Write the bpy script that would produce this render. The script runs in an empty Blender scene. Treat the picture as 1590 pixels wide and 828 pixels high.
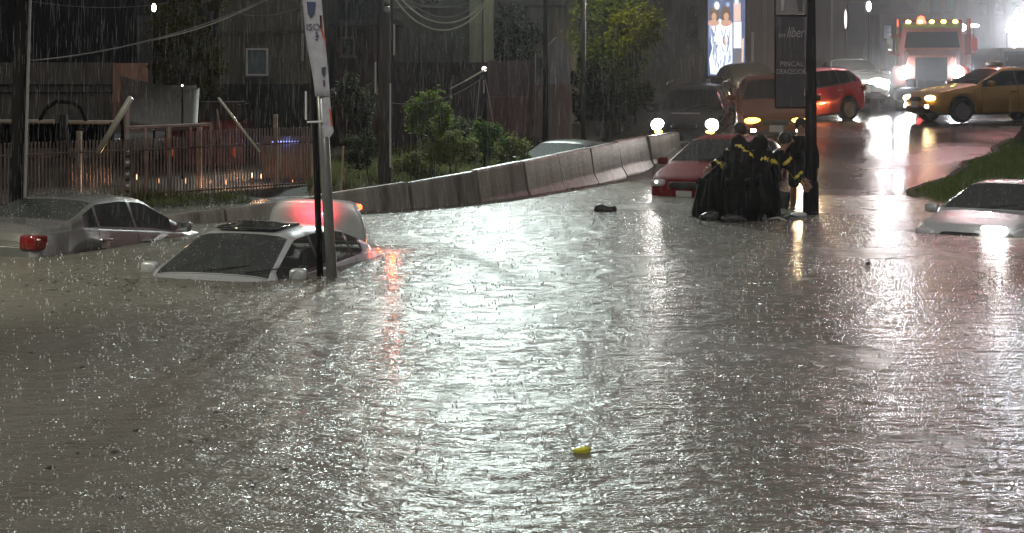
import bpy, bmesh, math, random
from mathutils import Vector, Matrix, Euler
R = math.radians
random.seed(7)
C = bpy.context.scene.collection
SC = bpy.context.scene

# ------------------------------------------------------------------ camera, world, exposure
F = 2600.0; HY = 110.0; HC = 2.35
cam = bpy.data.cameras.new('camera'); cam_o = bpy.data.objects.new('camera', cam); C.objects.link(cam_o)
cam_o.location = (0, 0, HC); cam_o.rotation_euler = (R(90), 0, 0)
cam.sensor_width = 36; cam.lens = F / 1590 * 36; cam.shift_y = -(414 - HY) / 1590
cam.clip_end = 2000; cam.clip_start = 0.1
SC.camera = cam_o
w = bpy.data.worlds.new('World'); SC.world = w; w.use_nodes = True
nt = w.node_tree; nt.nodes.clear()
out = nt.nodes.new('ShaderNodeOutputWorld'); bg = nt.nodes.new('ShaderNodeBackground')
bg2 = nt.nodes.new('ShaderNodeBackground'); ad = nt.nodes.new('ShaderNodeAddShader')
sky = nt.nodes.new('ShaderNodeTexSky'); sky.sky_type = 'NISHITA'; sky.sun_disc = False
sky.sun_elevation = R(-6); sky.sun_rotation = R(200)
nt.links.new(sky.outputs[0], bg.inputs[0]); bg.inputs[1].default_value = 0.05
wtc = nt.nodes.new('ShaderNodeTexCoord'); wsx = nt.nodes.new('ShaderNodeSeparateXYZ'); wcr = nt.nodes.new('ShaderNodeValToRGB')
nt.links.new(wtc.outputs['Generated'], wsx.inputs[0]); nt.links.new(wsx.outputs['Z'], wcr.inputs[0]); nt.links.new(wcr.outputs[0], bg2.inputs[0])
wcr.color_ramp.elements[0].position = 0; wcr.color_ramp.elements[0].color = (.038, .034, .035, 1)
wcr.color_ramp.elements[1].position = .9; wcr.color_ramp.elements[1].color = (.24, .225, .215, 1)
we = wcr.color_ramp.elements.new(.35); we.color = (.065, .06, .06, 1)
bg2.inputs[1].default_value = 1.0   # city glow on the rain cloud
nt.links.new(bg.outputs[0], ad.inputs[0]); nt.links.new(bg2.outputs[0], ad.inputs[1]); nt.links.new(ad.outputs[0], out.inputs[0])
SC.view_settings.view_transform = 'Standard'; SC.view_settings.look = 'None'
SC.view_settings.exposure = 0.1; SC.view_settings.gamma = 1
SC.cycles.use_denoising = True
SC.cycles.max_bounces = 6; SC.cycles.volume_bounces = 0; SC.cycles.transparent_max_bounces = 24
SC.cycles.sample_clamp_indirect = 4.0; SC.cycles.sample_clamp_direct = 0.0
SC.cycles.caustics_reflective = False; SC.cycles.caustics_refractive = False
SC.cycles.volume_step_rate = 4

# ------------------------------------------------------------------ helpers
def XP(x, Y): return (x - 795) * Y / F
def ZP(y, Y): return HC - (y - HY) * Y / F
def PT(x, y, Y): return Vector((XP(x, Y), Y, ZP(y, Y)))
def lerp_pts(pts, x):
    if x <= pts[0][0]: return pts[0][1]
    for (a, b), (c, d) in zip(pts, pts[1:]):
        if x <= c: return b + (d - b) * (x - a) / (c - a)
    return pts[-1][1]
def sst(a, b, x):
    t = min(1, max(0, (x - a) / (b - a))); return t * t * (3 - 2 * t)
BAR = [(-7.2, 23.9), (XP(250, 25.6), 25.6), (XP(360, 26.4), 26.4), (XP(520, 27.7), 27.7), (XP(690, 29.2), 29.2), (XP(800, 31.5), 31.5), (XP(970, 37.3), 37.3), (XP(1050, 40), 40), (9, 52)]
BTOP = [(-7.2, .10), (BAR[1][0], .12), (BAR[2][0], .20), (BAR[3][0], .33), (BAR[4][0], .51), (BAR[5][0], .63), (BAR[6][0], .82), (BAR[7][0], .9), (9, 1.9)]
PROF = [(16, -1.05), (20, -.98), (24, -.8), (27.5, -.4), (31.5, 0), (36, .45), (42, 1.0), (48, 1.08), (70, 1.2), (120, 1.6), (300, 4)]
def bar_x(Y):
    pts = [(b, a) for a, b in BAR]
    if Y < pts[0][0]: return pts[0][1] - (pts[0][0] - Y) * .5
    return lerp_pts(pts, Y)
def zg(X, Y):
    sh = 6 * (1 - sst(2.5, 5.2, X)) * (1 - sst(44, 60, Y))
    z = lerp_pts(PROF, Y - sh)
    d = bar_x(Y) - X
    if d > 0 and Y < 60:
        left = .02 + .014 * max(0, Y - 25)
        z = z + (left - z) * sst(3.0, 4.2, d) * (1 - sst(50, 60, Y)) if d > 3.0 else z
    return z

_m = {}
def nodes_of(m):
    m.use_nodes = True
    return m.node_tree, m.node_tree.nodes['Principled BSDF']
def mat(name, col, rough=.5, metal=0, var=.15, scale=3.0, bump=0, bscale=40, coat=0, spec=.5, streak=False):
    if name in _m: return _m[name]
    m = bpy.data.materials.new(name); t, b = nodes_of(m); L = t.links
    b.inputs['Roughness'].default_value = rough; b.inputs['Metallic'].default_value = metal
    b.inputs['Specular IOR Level'].default_value = spec
    b.inputs['Coat Weight'].default_value = coat; b.inputs['Coat Roughness'].default_value = .04
    tc = t.nodes.new('ShaderNodeTexCoord'); mp = t.nodes.new('ShaderNodeMapping')
    if streak: mp.inputs['Scale'].default_value = (3, 3, .25)
    n = t.nodes.new('ShaderNodeTexNoise'); n.inputs['Scale'].default_value = scale; n.inputs['Detail'].default_value = 6; n.inputs['Roughness'].default_value = .65
    L.new(tc.outputs['Object'], mp.inputs[0]); L.new(mp.outputs[0], n.inputs['Vector'])
    r = t.nodes.new('ShaderNodeValToRGB')
    r.color_ramp.elements[0].position = .3; r.color_ramp.elements[1].position = .72
    lo = [max(0, c * (1 - var)) for c in col]; hi = [min(1, c * (1 + var)) for c in col]
    r.color_ramp.elements[0].color = (*lo, 1); r.color_ramp.elements[1].color = (*hi, 1)
    L.new(n.outputs['Fac'], r.inputs[0]); L.new(r.outputs[0], b.inputs['Base Color'])
    if bump:
        n2 = t.nodes.new('ShaderNodeTexNoise'); n2.inputs['Scale'].default_value = bscale; n2.inputs['Detail'].default_value = 4
        bp = t.nodes.new('ShaderNodeBump'); bp.inputs['Strength'].default_value = bump; bp.inputs['Distance'].default_value = .02
        L.new(tc.outputs['Object'], n2.inputs['Vector']); L.new(n2.outputs['Fac'], bp.inputs['Height']); L.new(bp.outputs[0], b.inputs['Normal'])
    _m[name] = m; return m
def emis(name, col, st, base=(.5, .5, .5)):
    if name in _m: return _m[name]
    m = bpy.data.materials.new(name); t, b = nodes_of(m)
    b.inputs['Base Color'].default_value = (*base, 1); b.inputs['Roughness'].default_value = .2
    b.inputs['Emission Color'].default_value = (*col, 1); b.inputs['Emission Strength'].default_value = st
    _m[name] = m; return m
def paint(name, col, rough=.28, metal=.25):
    return mat(name, col, rough, metal, var=.06, scale=6, bump=.12, bscale=160, coat=.8)
def glass(name, tint, keep=.35):
    if name in _m: return _m[name]
    m = bpy.data.materials.new(name); m.use_nodes = True; t = m.node_tree; t.nodes.clear(); L = t.links
    o = t.nodes.new('ShaderNodeOutputMaterial'); gl = t.nodes.new('ShaderNodeBsdfGlossy'); gl.inputs['Roughness'].default_value = .08
    df = t.nodes.new('ShaderNodeBsdfDiffuse'); df.inputs['Color'].default_value = (*tint, 1)
    tr = t.nodes.new('ShaderNodeBsdfTransparent'); tr.inputs['Color'].default_value = (.62, .68, .66, 1)
    m1 = t.nodes.new('ShaderNodeMixShader'); m1.inputs[0].default_value = keep
    fr = t.nodes.new('ShaderNodeFresnel'); fr.inputs['IOR'].default_value = 1.55
    m2 = t.nodes.new('ShaderNodeMixShader')
    tc = t.nodes.new('ShaderNodeTexCoord'); v = t.nodes.new('ShaderNodeTexVoronoi'); v.inputs['Scale'].default_value = 45
    bp = t.nodes.new('ShaderNodeBump'); bp.inputs['Strength'].default_value = .25; bp.inputs['Distance'].default_value = .01
    L.new(tc.outputs['Object'], v.inputs['Vector']); L.new(v.outputs['Distance'], bp.inputs['Height']); L.new(bp.outputs[0], gl.inputs['Normal'])
    L.new(tr.outputs[0], m1.inputs[1]); L.new(df.outputs[0], m1.inputs[2]); L.new(fr.outputs[0], m2.inputs[0])
    L.new(m1.outputs[0], m2.inputs[1]); L.new(gl.outputs[0], m2.inputs[2]); L.new(m2.outputs[0], o.inputs[0])
    _m[name] = m; return m

class MB:
    def __init__(s): s.v = []; s.f = []
    def add(s, vs, fs):
        o = len(s.v); s.v += [tuple(v) for v in vs]; s.f += [tuple(i + o for i in f) for f in fs]; return s
    def box(s, a, b):
        x0, y0, z0 = a; x1, y1, z1 = b
        return s.add([(x0, y0, z0), (x1, y0, z0), (x1, y1, z0), (x0, y1, z0), (x0, y0, z1), (x1, y0, z1), (x1, y1, z1), (x0, y1, z1)],
                     [(0, 3, 2, 1), (4, 5, 6, 7), (0, 1, 5, 4), (1, 2, 6, 5), (2, 3, 7, 6), (3, 0, 4, 7)])
    def cbox(s, c, d): return s.box([c[i] - d[i] / 2 for i in range(3)], [c[i] + d[i] / 2 for i in range(3)])
    def rbox(s, c, d, e=.35, n=10, m=14):      # rounded box (superellipsoid)
        def sp(v, p): return math.copysign(abs(v) ** p, v)
        vs = []; fs = []
        for i in range(n + 1):
            ph = -math.pi / 2 + math.pi * i / n
            for j in range(m):
                th = 2 * math.pi * j / m
                vs.append((c[0] + d[0] / 2 * sp(math.cos(ph), e) * sp(math.cos(th), e), c[1] + d[1] / 2 * sp(math.cos(ph), e) * sp(math.sin(th), e), c[2] + d[2] / 2 * sp(math.sin(ph), e)))
        for i in range(n):
            for j in range(m):
                a = i * m + j; b = i * m + (j + 1) % m
                fs.append((a, b, b + m, a + m))
        return s.add(vs, fs)
    def tube(s, pts, r, n=8, r2=None):
        pts = [Vector(p) for p in pts]; k = len(pts); vs = []; fs = []
        for i, p in enumerate(pts):
            d = (pts[min(i + 1, k - 1)] - pts[max(i - 1, 0)]).normalized()
            u = d.cross(Vector((0, 0, 1)));
            if u.length < .05: u = d.cross(Vector((1, 0, 0)))
            u.normalize(); q = d.cross(u)
            rr = r if r2 is None else r + (r2 - r) * i / max(1, k - 1)
            for j in range(n):
                a = 2 * math.pi * j / n; vs.append(p + (u * math.cos(a) + q * math.sin(a)) * rr)
        for i in range(k - 1):
            for j in range(n):
                a = i * n + j; b = i * n + (j + 1) % n; fs.append((a, b, b + n, a + n))
        fs.append(tuple(range(n - 1, -1, -1))); fs.append(tuple(range((k - 1) * n, k * n)))
        return s.add(vs, fs)
    def prism(s, poly, d, axis='y', at=0):      # polygon (a,b) extruded
        n = len(poly)
        def mk(a, b, c): return {'y': (a, c, b), 'x': (c, a, b), 'z': (a, b, c)}[axis]
        vs = [mk(a, b, at) for a, b in poly] + [mk(a, b, at + d) for a, b in poly]
        return s.add(vs, [tuple(range(n)), tuple(range(2 * n - 1, n - 1, -1))] + [(i, i + n, (i + 1) % n + n, (i + 1) % n) for i in range(n)])
    def lathe(s, prof, c=(0, 0, 0), axis='z', n=24):
        vs = []; fs = []; k = len(prof)
        for r, h in prof:
            for j in range(n):
                a = 2 * math.pi * j / n; p = (r * math.cos(a), r * math.sin(a), h)
                if axis == 'y': p = (p[0], p[2], p[1])
                if axis == 'x': p = (p[2], p[0], p[1])
                vs.append((p[0] + c[0], p[1] + c[1], p[2] + c[2]))
        for i in range(k - 1):
            for j in range(n):
                a = i * n + j; b = i * n + (j + 1) % n; fs.append((a, b, b + n, a + n))
        return s.add(vs, fs)
    def build(s, name, m, parent=None, smooth=False, fix=True, bevel=0):
        me = bpy.data.meshes.new(name); me.from_pydata(s.v, [], s.f)
        if fix or bevel:
            bm = bmesh.new(); bm.from_mesh(me)
            if bevel: bmesh.ops.bevel(bm, geom=bm.edges[:], offset=bevel, segments=2, affect='EDGES')
            bmesh.ops.recalc_face_normals(bm, faces=bm.faces); bm.to_mesh(me); bm.free()
        for mm in (m if isinstance(m, (list, tuple)) else [m]): me.materials.append(mm)
        if smooth: me.polygons.foreach_set('use_smooth', [True] * len(me.polygons))
        o = bpy.data.objects.new(name, me); C.objects.link(o)
        if parent: o.parent = parent
        return o
def tag(o, label=None, cat=None, group=None, kind=None):
    if label: o['label'] = label
    if cat: o['category'] = cat
    if group: o['group'] = group
    if kind: o['kind'] = kind
    return o
def thing(name, label, cat, loc=(0, 0, 0), rz=0, group=None, rot=None):
    o = bpy.data.objects.new(name, None); C.objects.link(o); o.empty_display_size = .2
    o.location = loc; o.rotation_euler = rot or (0, 0, rz)
    return tag(o, label, cat, group)
def copy_tree(o, parent=None):
    c = o.copy(); C.objects.link(c); c.parent = parent
    for ch in [x for x in bpy.data.objects if x.parent == o]: copy_tree(ch, c)
    return c
def text_mesh(name, s, size, m, parent, loc, rot=(R(90), 0, 0), shear=0, ext=.002, align='CENTER'):
    cu = bpy.data.curves.new('t', 'FONT'); cu.body = s; cu.size = size; cu.extrude = ext; cu.align_x = align; cu.shear = shear
    tmp = bpy.data.objects.new('t', cu); C.objects.link(tmp)
    me = bpy.data.meshes.new_from_object(tmp.evaluated_get(bpy.context.evaluated_depsgraph_get()))
    bpy.data.objects.remove(tmp); me.materials.clear(); me.materials.append(m); me.name = name
    o = bpy.data.objects.new(name, me); C.objects.link(o); o.parent = parent; o.location = loc; o.rotation_euler = rot
    return o
def lamp(name, kind, loc, energy, col, parent=None, size=.1, target=None, spot=80, blend=.6):
    l = bpy.data.lights.new(name, kind); l.energy = energy; l.color = col
    l.shadow_soft_size = size
    if kind == 'SPOT': l.spot_size = R(spot); l.spot_blend = blend
    o = bpy.data.objects.new(name, l); C.objects.link(o); o.location = loc
    if parent: o.parent = parent
    if target is not None:
        d = Vector(target) - Vector(loc); o.rotation_euler = d.to_track_quat('-Z', 'Y').to_euler()
    return o

# ------------------------------------------------------------------ common materials
M_rubber = mat('rubber', (.02, .02, .02), .8)
M_trim = mat('black_trim', (.015, .015, .016), .35)
M_seam = mat('seam', (.01, .01, .01), .9)
M_chrome = mat('chrome', (.6, .6, .62), .15, 1, var=.03)
M_alloy = mat('alloy', (.42, .42, .44), .3, .9, var=.05)
M_plate = mat('plate', (.55, .56, .54), .4)
M_seat = mat('seat_fabric', (.12, .12, .12), .8)
M_galv = mat('galvanised_steel', (.32, .33, .33), .35, .7, var=.25, scale=14, streak=True)
M_dpole = mat('dark_pole', (.012, .011, .012), .85, spec=.15, var=.3, scale=8, streak=True)
M_wood = mat('pole_wood', (.05, .042, .036), .7, var=.35, scale=10, streak=True, bump=.4)
M_white = mat('white_paint', (.7, .7, .68), .4, var=.1)
M_glass = glass('car_glass', (.05, .06, .058), .5)
M_glassd = mat('dark_glass', (.008, .008, .009), .15, var=.2, spec=.22)
M_hl_off = mat('lamp_glass', (.55, .58, .6), .08, .3, var=.1, coat=1)
M_tail_off = mat('tail_glass', (.15, .006, .005), .12, 0, coat=1, var=.3, scale=20)

# ------------------------------------------------------------------ ground, road, water
def sheet(name, xs, ys, zf, m, smooth=True, keep=None):
    b = MB(); n = len(xs)
    vs = [(x, y, zf(x, y)) for y in ys for x in xs]; fs = []
    for j in range(len(ys) - 1):
        for i in range(n - 1):
            if keep is None or keep((xs[i] + xs[i + 1]) / 2, (ys[j] + ys[j + 1]) / 2):
                fs.append((j * n + i, j * n + i + 1, (j + 1) * n + i + 1, (j + 1) * n + i))
    b.add(vs, fs); return b.build(name, m, smooth=smooth, fix=False)
def frange(a, b, s):
    r = []; x = a
    while x < b - 1e-6: r.append(x); x += s
    return r + [b]
M_ground = mat('earth', (.02, .018, .014), .9, var=.35, scale=1.2, bump=.5, bscale=12)
xs = [-400, -200, -100, -60] + frange(-30, 40, 1.0) + [60, 100, 200, 400]
ys = [-60, -20] + frange(2, 60, 1.0) + [70, 80, 100, 120, 160, 220, 300, 700]
tag(sheet('ground', xs, ys, lambda x, y: zg(x, y) - .02, M_ground), kind='structure')

def wet_asphalt():
    m = bpy.data.materials.new('wet_asphalt'); t, b = nodes_of(m); L = t.links
    tc = t.nodes.new('ShaderNodeTexCoord')
    n = t.nodes.new('ShaderNodeTexNoise'); n.inputs['Scale'].default_value = .35; n.inputs['Detail'].default_value = 6
    L.new(tc.outputs['Object'], n.inputs['Vector'])
    r = t.nodes.new('ShaderNodeValToRGB'); r.color_ramp.elements[0].position = .35; r.color_ramp.elements[1].position = .65
    r.color_ramp.elements[0].color = (.045, .042, .038, 1); r.color_ramp.elements[1].color = (.085, .075, .062, 1)
    L.new(n.outputs['Fac'], r.inputs[0]); L.new(r.outputs[0], b.inputs['Base Color'])
    r2 = t.nodes.new('ShaderNodeMapRange'); r2.inputs['From Min'].default_value = .35; r2.inputs['From Max'].default_value = .65
    r2.inputs['To Min'].default_value = .12; r2.inputs['To Max'].default_value = .30
    L.new(n.outputs['Fac'], r2.inputs['Value']); L.new(r2.outputs[0], b.inputs['Roughness'])
    n3 = t.nodes.new('ShaderNodeTexNoise'); n3.inputs['Scale'].default_value = 9; n3.inputs['Detail'].default_value = 5
    L.new(tc.outputs['Object'], n3.inputs['Vector'])
    bp = t.nodes.new('ShaderNodeBump'); bp.inputs['Strength'].default_value = .35; bp.inputs['Distance'].default_value = .03
    L.new(n3.outputs['Fac'], bp.inputs['Height']); L.new(bp.outputs[0], b.inputs['Normal'])
    b.inputs['Specular IOR Level'].default_value = .6
    return m
GL = [(20, 6.6), (28, 6.9), (31.3, 7.45), (35, 9.6), (39.5, 12.0), (41.5, 16), (60, 60)]   # left edge of the grass verge X(Y)
def gl_x(Y): return lerp_pts(GL, Y) + .14 * math.sin(Y * 2.1) + .08 * math.sin(Y * 5.3)
tag(sheet('road', frange(-4, 30, .6), frange(14, 60, .6) + [70, 80, 100, 120, 160], lambda x, y: zg(x, y), wet_asphalt(),
          keep=lambda x, y: x < gl_x(y) + .3 and (x > bar_x(y) - .2 or (y > 33.5 and x > bar_x(y) - 2.6)) if y < 60 else True), kind='structure')
def verge_z(x, y):
    d = x - gl_x(y)
    return zg(x, y) + .10 + .30 * sst(0, 4, d) - .12 * (1 - sst(0, .4, d))
M_grass = mat('grass_turf', (.10, .15, .04), .8, var=.5, scale=5, bump=1, bscale=30)
tag(sheet('grass_verge', frange(5, 36, .35), frange(20, 41.5, .35), verge_z, M_grass, keep=lambda x, y: x > gl_x(y)), kind='structure')
kb = MB()
kp = [(gl_x(y) - .06, y) for y in frange(27, 41, .7)]
for (x0, y0), (x1, y1) in zip(kp, kp[1:]):
    z0 = zg(x0, y0); z1 = zg(x1, y1)
    kb.add([(x0 - .09, y0, z0 - .3), (x0 + .09, y0, z0 - .3), (x0 + .09, y0, z0 + .05), (x0 - .07, y0, z0 + .05),
            (x1 - .09, y1, z1 - .3), (x1 + .09, y1, z1 - .3), (x1 + .09, y1, z1 + .05), (x1 - .07, y1, z1 + .05)],
           [(0, 1, 2, 3), (7, 6, 5, 4), (0, 4, 5, 1), (1, 5, 6, 2), (2, 6, 7, 3), (3, 7, 4, 0)])
tag(kb.build('kerb', mat('kerb_concrete', (.05, .05, .04), .8, var=.3)), kind='structure')
gb = MB(); rg = random.Random(3)
for i in range(26000):
    y = rg.uniform(27, 41.2); x = gl_x(y) - .1 + abs(rg.gauss(0, 1.8))
    if x > 16: continue
    z = verge_z(x, y); h = rg.uniform(.05, .14); a = rg.uniform(0, 6.28); wv = .008
    dx, dy = math.cos(a) * wv, math.sin(a) * wv
    gb.add([(x - dx, y - dy, z - .01), (x + dx, y + dy, z - .01), (x + rg.gauss(0, .03), y + rg.gauss(0, .03), z + h)], [(0, 1, 2)])
tag(gb.build('grass', mat('grass_blade', (.15, .23, .06), .7, var=.5, scale=8), fix=False), 'short wet grass on the raised verge right of the flooded road', 'grass', kind='stuff')

def water_mat():
    m = bpy.data.materials.new('flood_water'); t, b = nodes_of(m); L = t.links
    tc = t.nodes.new('ShaderNodeTexCoord')
    n = t.nodes.new('ShaderNodeTexNoise'); n.inputs['Scale'].default_value = .22; n.inputs['Detail'].default_value = 5
    L.new(tc.outputs['Object'], n.inputs['Vector'])
    r = t.nodes.new('ShaderNodeValToRGB'); r.color_ramp.elements[0].position = .35; r.color_ramp.elements[1].position = .68
    r.color_ramp.elements[0].color = (.122, .117, .095, 1); r.color_ramp.elements[1].color = (.172, .164, .136, 1)
    L.new(n.outputs['Fac'], r.inputs[0]); L.new(r.outputs[0], b.inputs['Base Color'])
    b.inputs['Roughness'].default_value = .30; b.inputs['IOR'].default_value = 1.33
    b.inputs['Specular IOR Level'].default_value = .55
    rr_ = t.nodes.new('ShaderNodeTexNoise'); rr_.inputs['Scale'].default_value = .4; rr_.inputs['Detail'].default_value = 1
    L.new(tc.outputs['Object'], rr_.inputs['Vector'])
    rm = t.nodes.new('ShaderNodeMapRange'); rm.inputs['From Min'].default_value = .35; rm.inputs['From Max'].default_value = .65; rm.inputs['To Min'].default_value = .235; rm.inputs['To Max'].default_value = .285
    L.new(rr_.outputs['Fac'], rm.inputs['Value']); L.new(rm.outputs[0], b.inputs['Roughness'])
    hs = []
    def noise(scale, det, amp, sx=1, sy=1, dist=0):
        mp = t.nodes.new('ShaderNodeMapping'); mp.inputs['Scale'].default_value = (sx, sy, 1)
        k = t.nodes.new('ShaderNodeTexNoise'); k.inputs['Scale'].default_value = scale; k.inputs['Detail'].default_value = det
        k.inputs['Distortion'].default_value = dist; k.inputs['Roughness'].default_value = .6
        L.new(tc.outputs['Object'], mp.inputs[0]); L.new(mp.outputs[0], k.inputs['Vector'])
        mu = t.nodes.new('ShaderNodeMath'); mu.operation = 'MULTIPLY'; mu.inputs[1].default_value = amp
        L.new(k.outputs['Fac'], mu.inputs[0]); hs.append(mu.outputs[0])
    noise(1.1, 2, .07, .7, 1.0, .0)          # slow swell
    noise(4.5, 2, .060, .6, 1.0, .1)         # chop
    noise(26, 2, .011); noise(62, 1, .003); noise(11, 2, .026, .6, 1.0, .1)                        # rain-beaten skin
    # rings left by drops: distance to random points, as a damped sine
    for sc, amp, k in ((2.9, .011, 56), (4.7, .013, 40), (8.3, .008, 26)):
        v = t.nodes.new('ShaderNodeTexVoronoi'); v.voronoi_dimensions = '2D'; v.inputs['Scale'].default_value = sc; v.inputs['Randomness'].default_value = 1
        L.new(tc.outputs['Object'], v.inputs['Vector'])
        a = t.nodes.new('ShaderNodeMath'); a.operation = 'MULTIPLY'; a.inputs[1].default_value = k; L.new(v.outputs['Distance'], a.inputs[0])
        s = t.nodes.new('ShaderNodeMath'); s.operation = 'SINE'; L.new(a.outputs[0], s.inputs[0])
        d = t.nodes.new('ShaderNodeMapRange'); d.inputs['From Min'].default_value = 0; d.inputs['From Max'].default_value = .45
        d.inputs['To Min'].default_value = amp; d.inputs['To Max'].default_value = 0; L.new(v.outputs['Distance'], d.inputs['Value'])
        q = t.nodes.new('ShaderNodeMath'); q.operation = 'MULTIPLY'; L.new(s.outputs[0], q.inputs[0]); L.new(d.outputs[0], q.inputs[1]); sc2 = t.nodes.new('ShaderNodeSeparateColor'); L.new(v.outputs['Color'], sc2.inputs[0]); pw = t.nodes.new('ShaderNodeMath'); pw.operation = 'POWER'; pw.inputs[1].default_value = 2.5; L.new(sc2.outputs[0], pw.inputs[0]); q2 = t.nodes.new('ShaderNodeMath'); q2.operation = 'MULTIPLY'; L.new(q.outputs[0], q2.inputs[0]); L.new(pw.outputs[0], q2.inputs[1]); hs.append(q2.outputs[0])
    s = hs[0]
    for h in hs[1:]:
        a = t.nodes.new('ShaderNodeMath'); a.operation = 'ADD'; L.new(s, a.inputs[0]); L.new(h, a.inputs[1]); s = a.outputs[0]
    bp = t.nodes.new('ShaderNodeBump'); bp.inputs['Strength'].default_value = 1.0; bp.inputs['Distance'].default_value = 1.0
    L.new(s, bp.inputs['Height']); L.new(bp.outputs[0], b.inputs['Normal'])
    return m
tag(sheet('water', [-60, -20, 0, 20, 60], [-20, 0, 20, 46], lambda x, y: 0, water_mat()), kind='structure')

# ------------------------------------------------------------------ haze
hz = MB(); hz.box((-110, -8, -6), (130, 260, 26))
mh = bpy.data.materials.new('haze'); mh.use_nodes = True; t = mh.node_tree; t.nodes.clear()
o_ = t.nodes.new('ShaderNodeOutputMaterial'); pv = t.nodes.new('ShaderNodeVolumePrincipled')
pv.inputs['Color'].default_value = (.9, .9, .92, 1); pv.inputs['Density'].default_value = .00035; pv.inputs['Anisotropy'].default_value = .86
t.links.new(pv.outputs[0], o_.inputs['Volume'])
tag(hz.build('haze', mh), 'thin grey rain mist hanging over the street', 'mist', kind='stuff')

mb_ = MB().rbox((12, 57, 3.2), (30, 19, 8.0), .8, 16, 24)
mm_ = bpy.data.materials.new('spray_mist'); mm_.use_nodes = True; t = mm_.node_tree; t.nodes.clear()
o_ = t.nodes.new('ShaderNodeOutputMaterial'); pv = t.nodes.new('ShaderNodeVolumePrincipled')
pv.inputs['Color'].default_value = (.92, .9, .9, 1); pv.inputs['Density'].default_value = .012; pv.inputs['Anisotropy'].default_value = .6
t.links.new(pv.outputs[0], o_.inputs['Volume'])
tag(mb_.build('spray_mist', mm_, smooth=True), 'lit spray and mist hanging behind the waiting vehicles', 'mist', kind='stuff')
# ------------------------------------------------------------------ car generator
def sm(pts, x, w=.07): return (lerp_pts(pts, x - w) + 2 * lerp_pts(pts, x) + lerp_pts(pts, x + w)) / 4
SEDAN = dict(L=4.5, W=1.76, xf=1.38, xr=-1.32, wr=.31,
    top=[(-2.25, .80), (-2.2, .98), (-2.05, 1.06), (-1.62, 1.10), (-1.0, 1.385), (-.4, 1.445), (.1, 1.42), (.9, 1.0), (1.5, .90), (2.0, .78), (2.2, .66), (2.25, .55)],
    belt=[(-2.25, .74), (-2.15, .93), (-1.5, 1.0), (.0, .94), (.9, .90), (1.5, .83), (2.0, .72), (2.25, .52)],
    half=[(-2.25, .62), (-2.17, .74), (-1.95, .82), (-1.4, .875), (1.3, .88), (1.8, .85), (2.05, .76), (2.18, .66), (2.25, .52)],
    ws=(.86, .16), bl=(-1.06, -1.58), sw=[(.60, -.20), (-.28, -1.02), (-1.08, -1.32)], doors=[(.82, -.24), (-.24, -1.12)])
HATCH = dict(L=4.0, W=1.70, xf=1.22, xr=-1.25, wr=.30,
    top=[(-2.0, .70), (-1.95, .98), (-1.85, 1.12), (-1.5, 1.40), (-1.0, 1.47), (-.2, 1.50), (.15, 1.46), (.95, 1.02), (1.4, .92), (1.8, .80), (1.95, .66), (2.0, .52)],
    belt=[(-2.0, .66), (-1.9, .95), (-1.4, 1.0), (0, .95), (.9, .92), (1.4, .84), (1.8, .74), (2.0, .5)],
    half=[(-2.0, .66), (-1.92, .78), (-1.6, .84), (1.2, .85), (1.6, .82), (1.85, .72), (1.95, .64), (2.0, .5)],
    ws=(.91, .18), bl=(-1.48, -1.86), sw=[(.66, -.18), (-.26, -.98), (-1.05, -1.38)], doors=[(.85, -.22), (-.22, -1.06)])
SUV = dict(L=4.6, W=1.86, xf=1.42, xr=-1.4, wr=.37,
    top=[(-2.3, .9), (-2.25, 1.2), (-2.15, 1.45), (-1.9, 1.74), (-1.0, 1.80), (.0, 1.80), (.3, 1.74), (1.0, 1.22), (1.5, 1.16), (2.05, 1.08), (2.25, .95), (2.3, .7)],
    belt=[(-2.3, .85), (-2.2, 1.12), (0, 1.14), (1.0, 1.12), (1.5, 1.10), (2.1, 1.0), (2.3, .66)],
    half=[(-2.3, .78), (-2.2, .88), (-1.8, .92), (1.6, .93), (2.0, .89), (2.2, .80), (2.3, .66)],
    ws=(.98, .34), bl=(-1.95, -2.2), sw=[(.72, -.14), (-.22, -1.0), (-1.08, -1.85)], doors=[(.9, -.18), (-.18, -1.1)])
NC = 15
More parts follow.
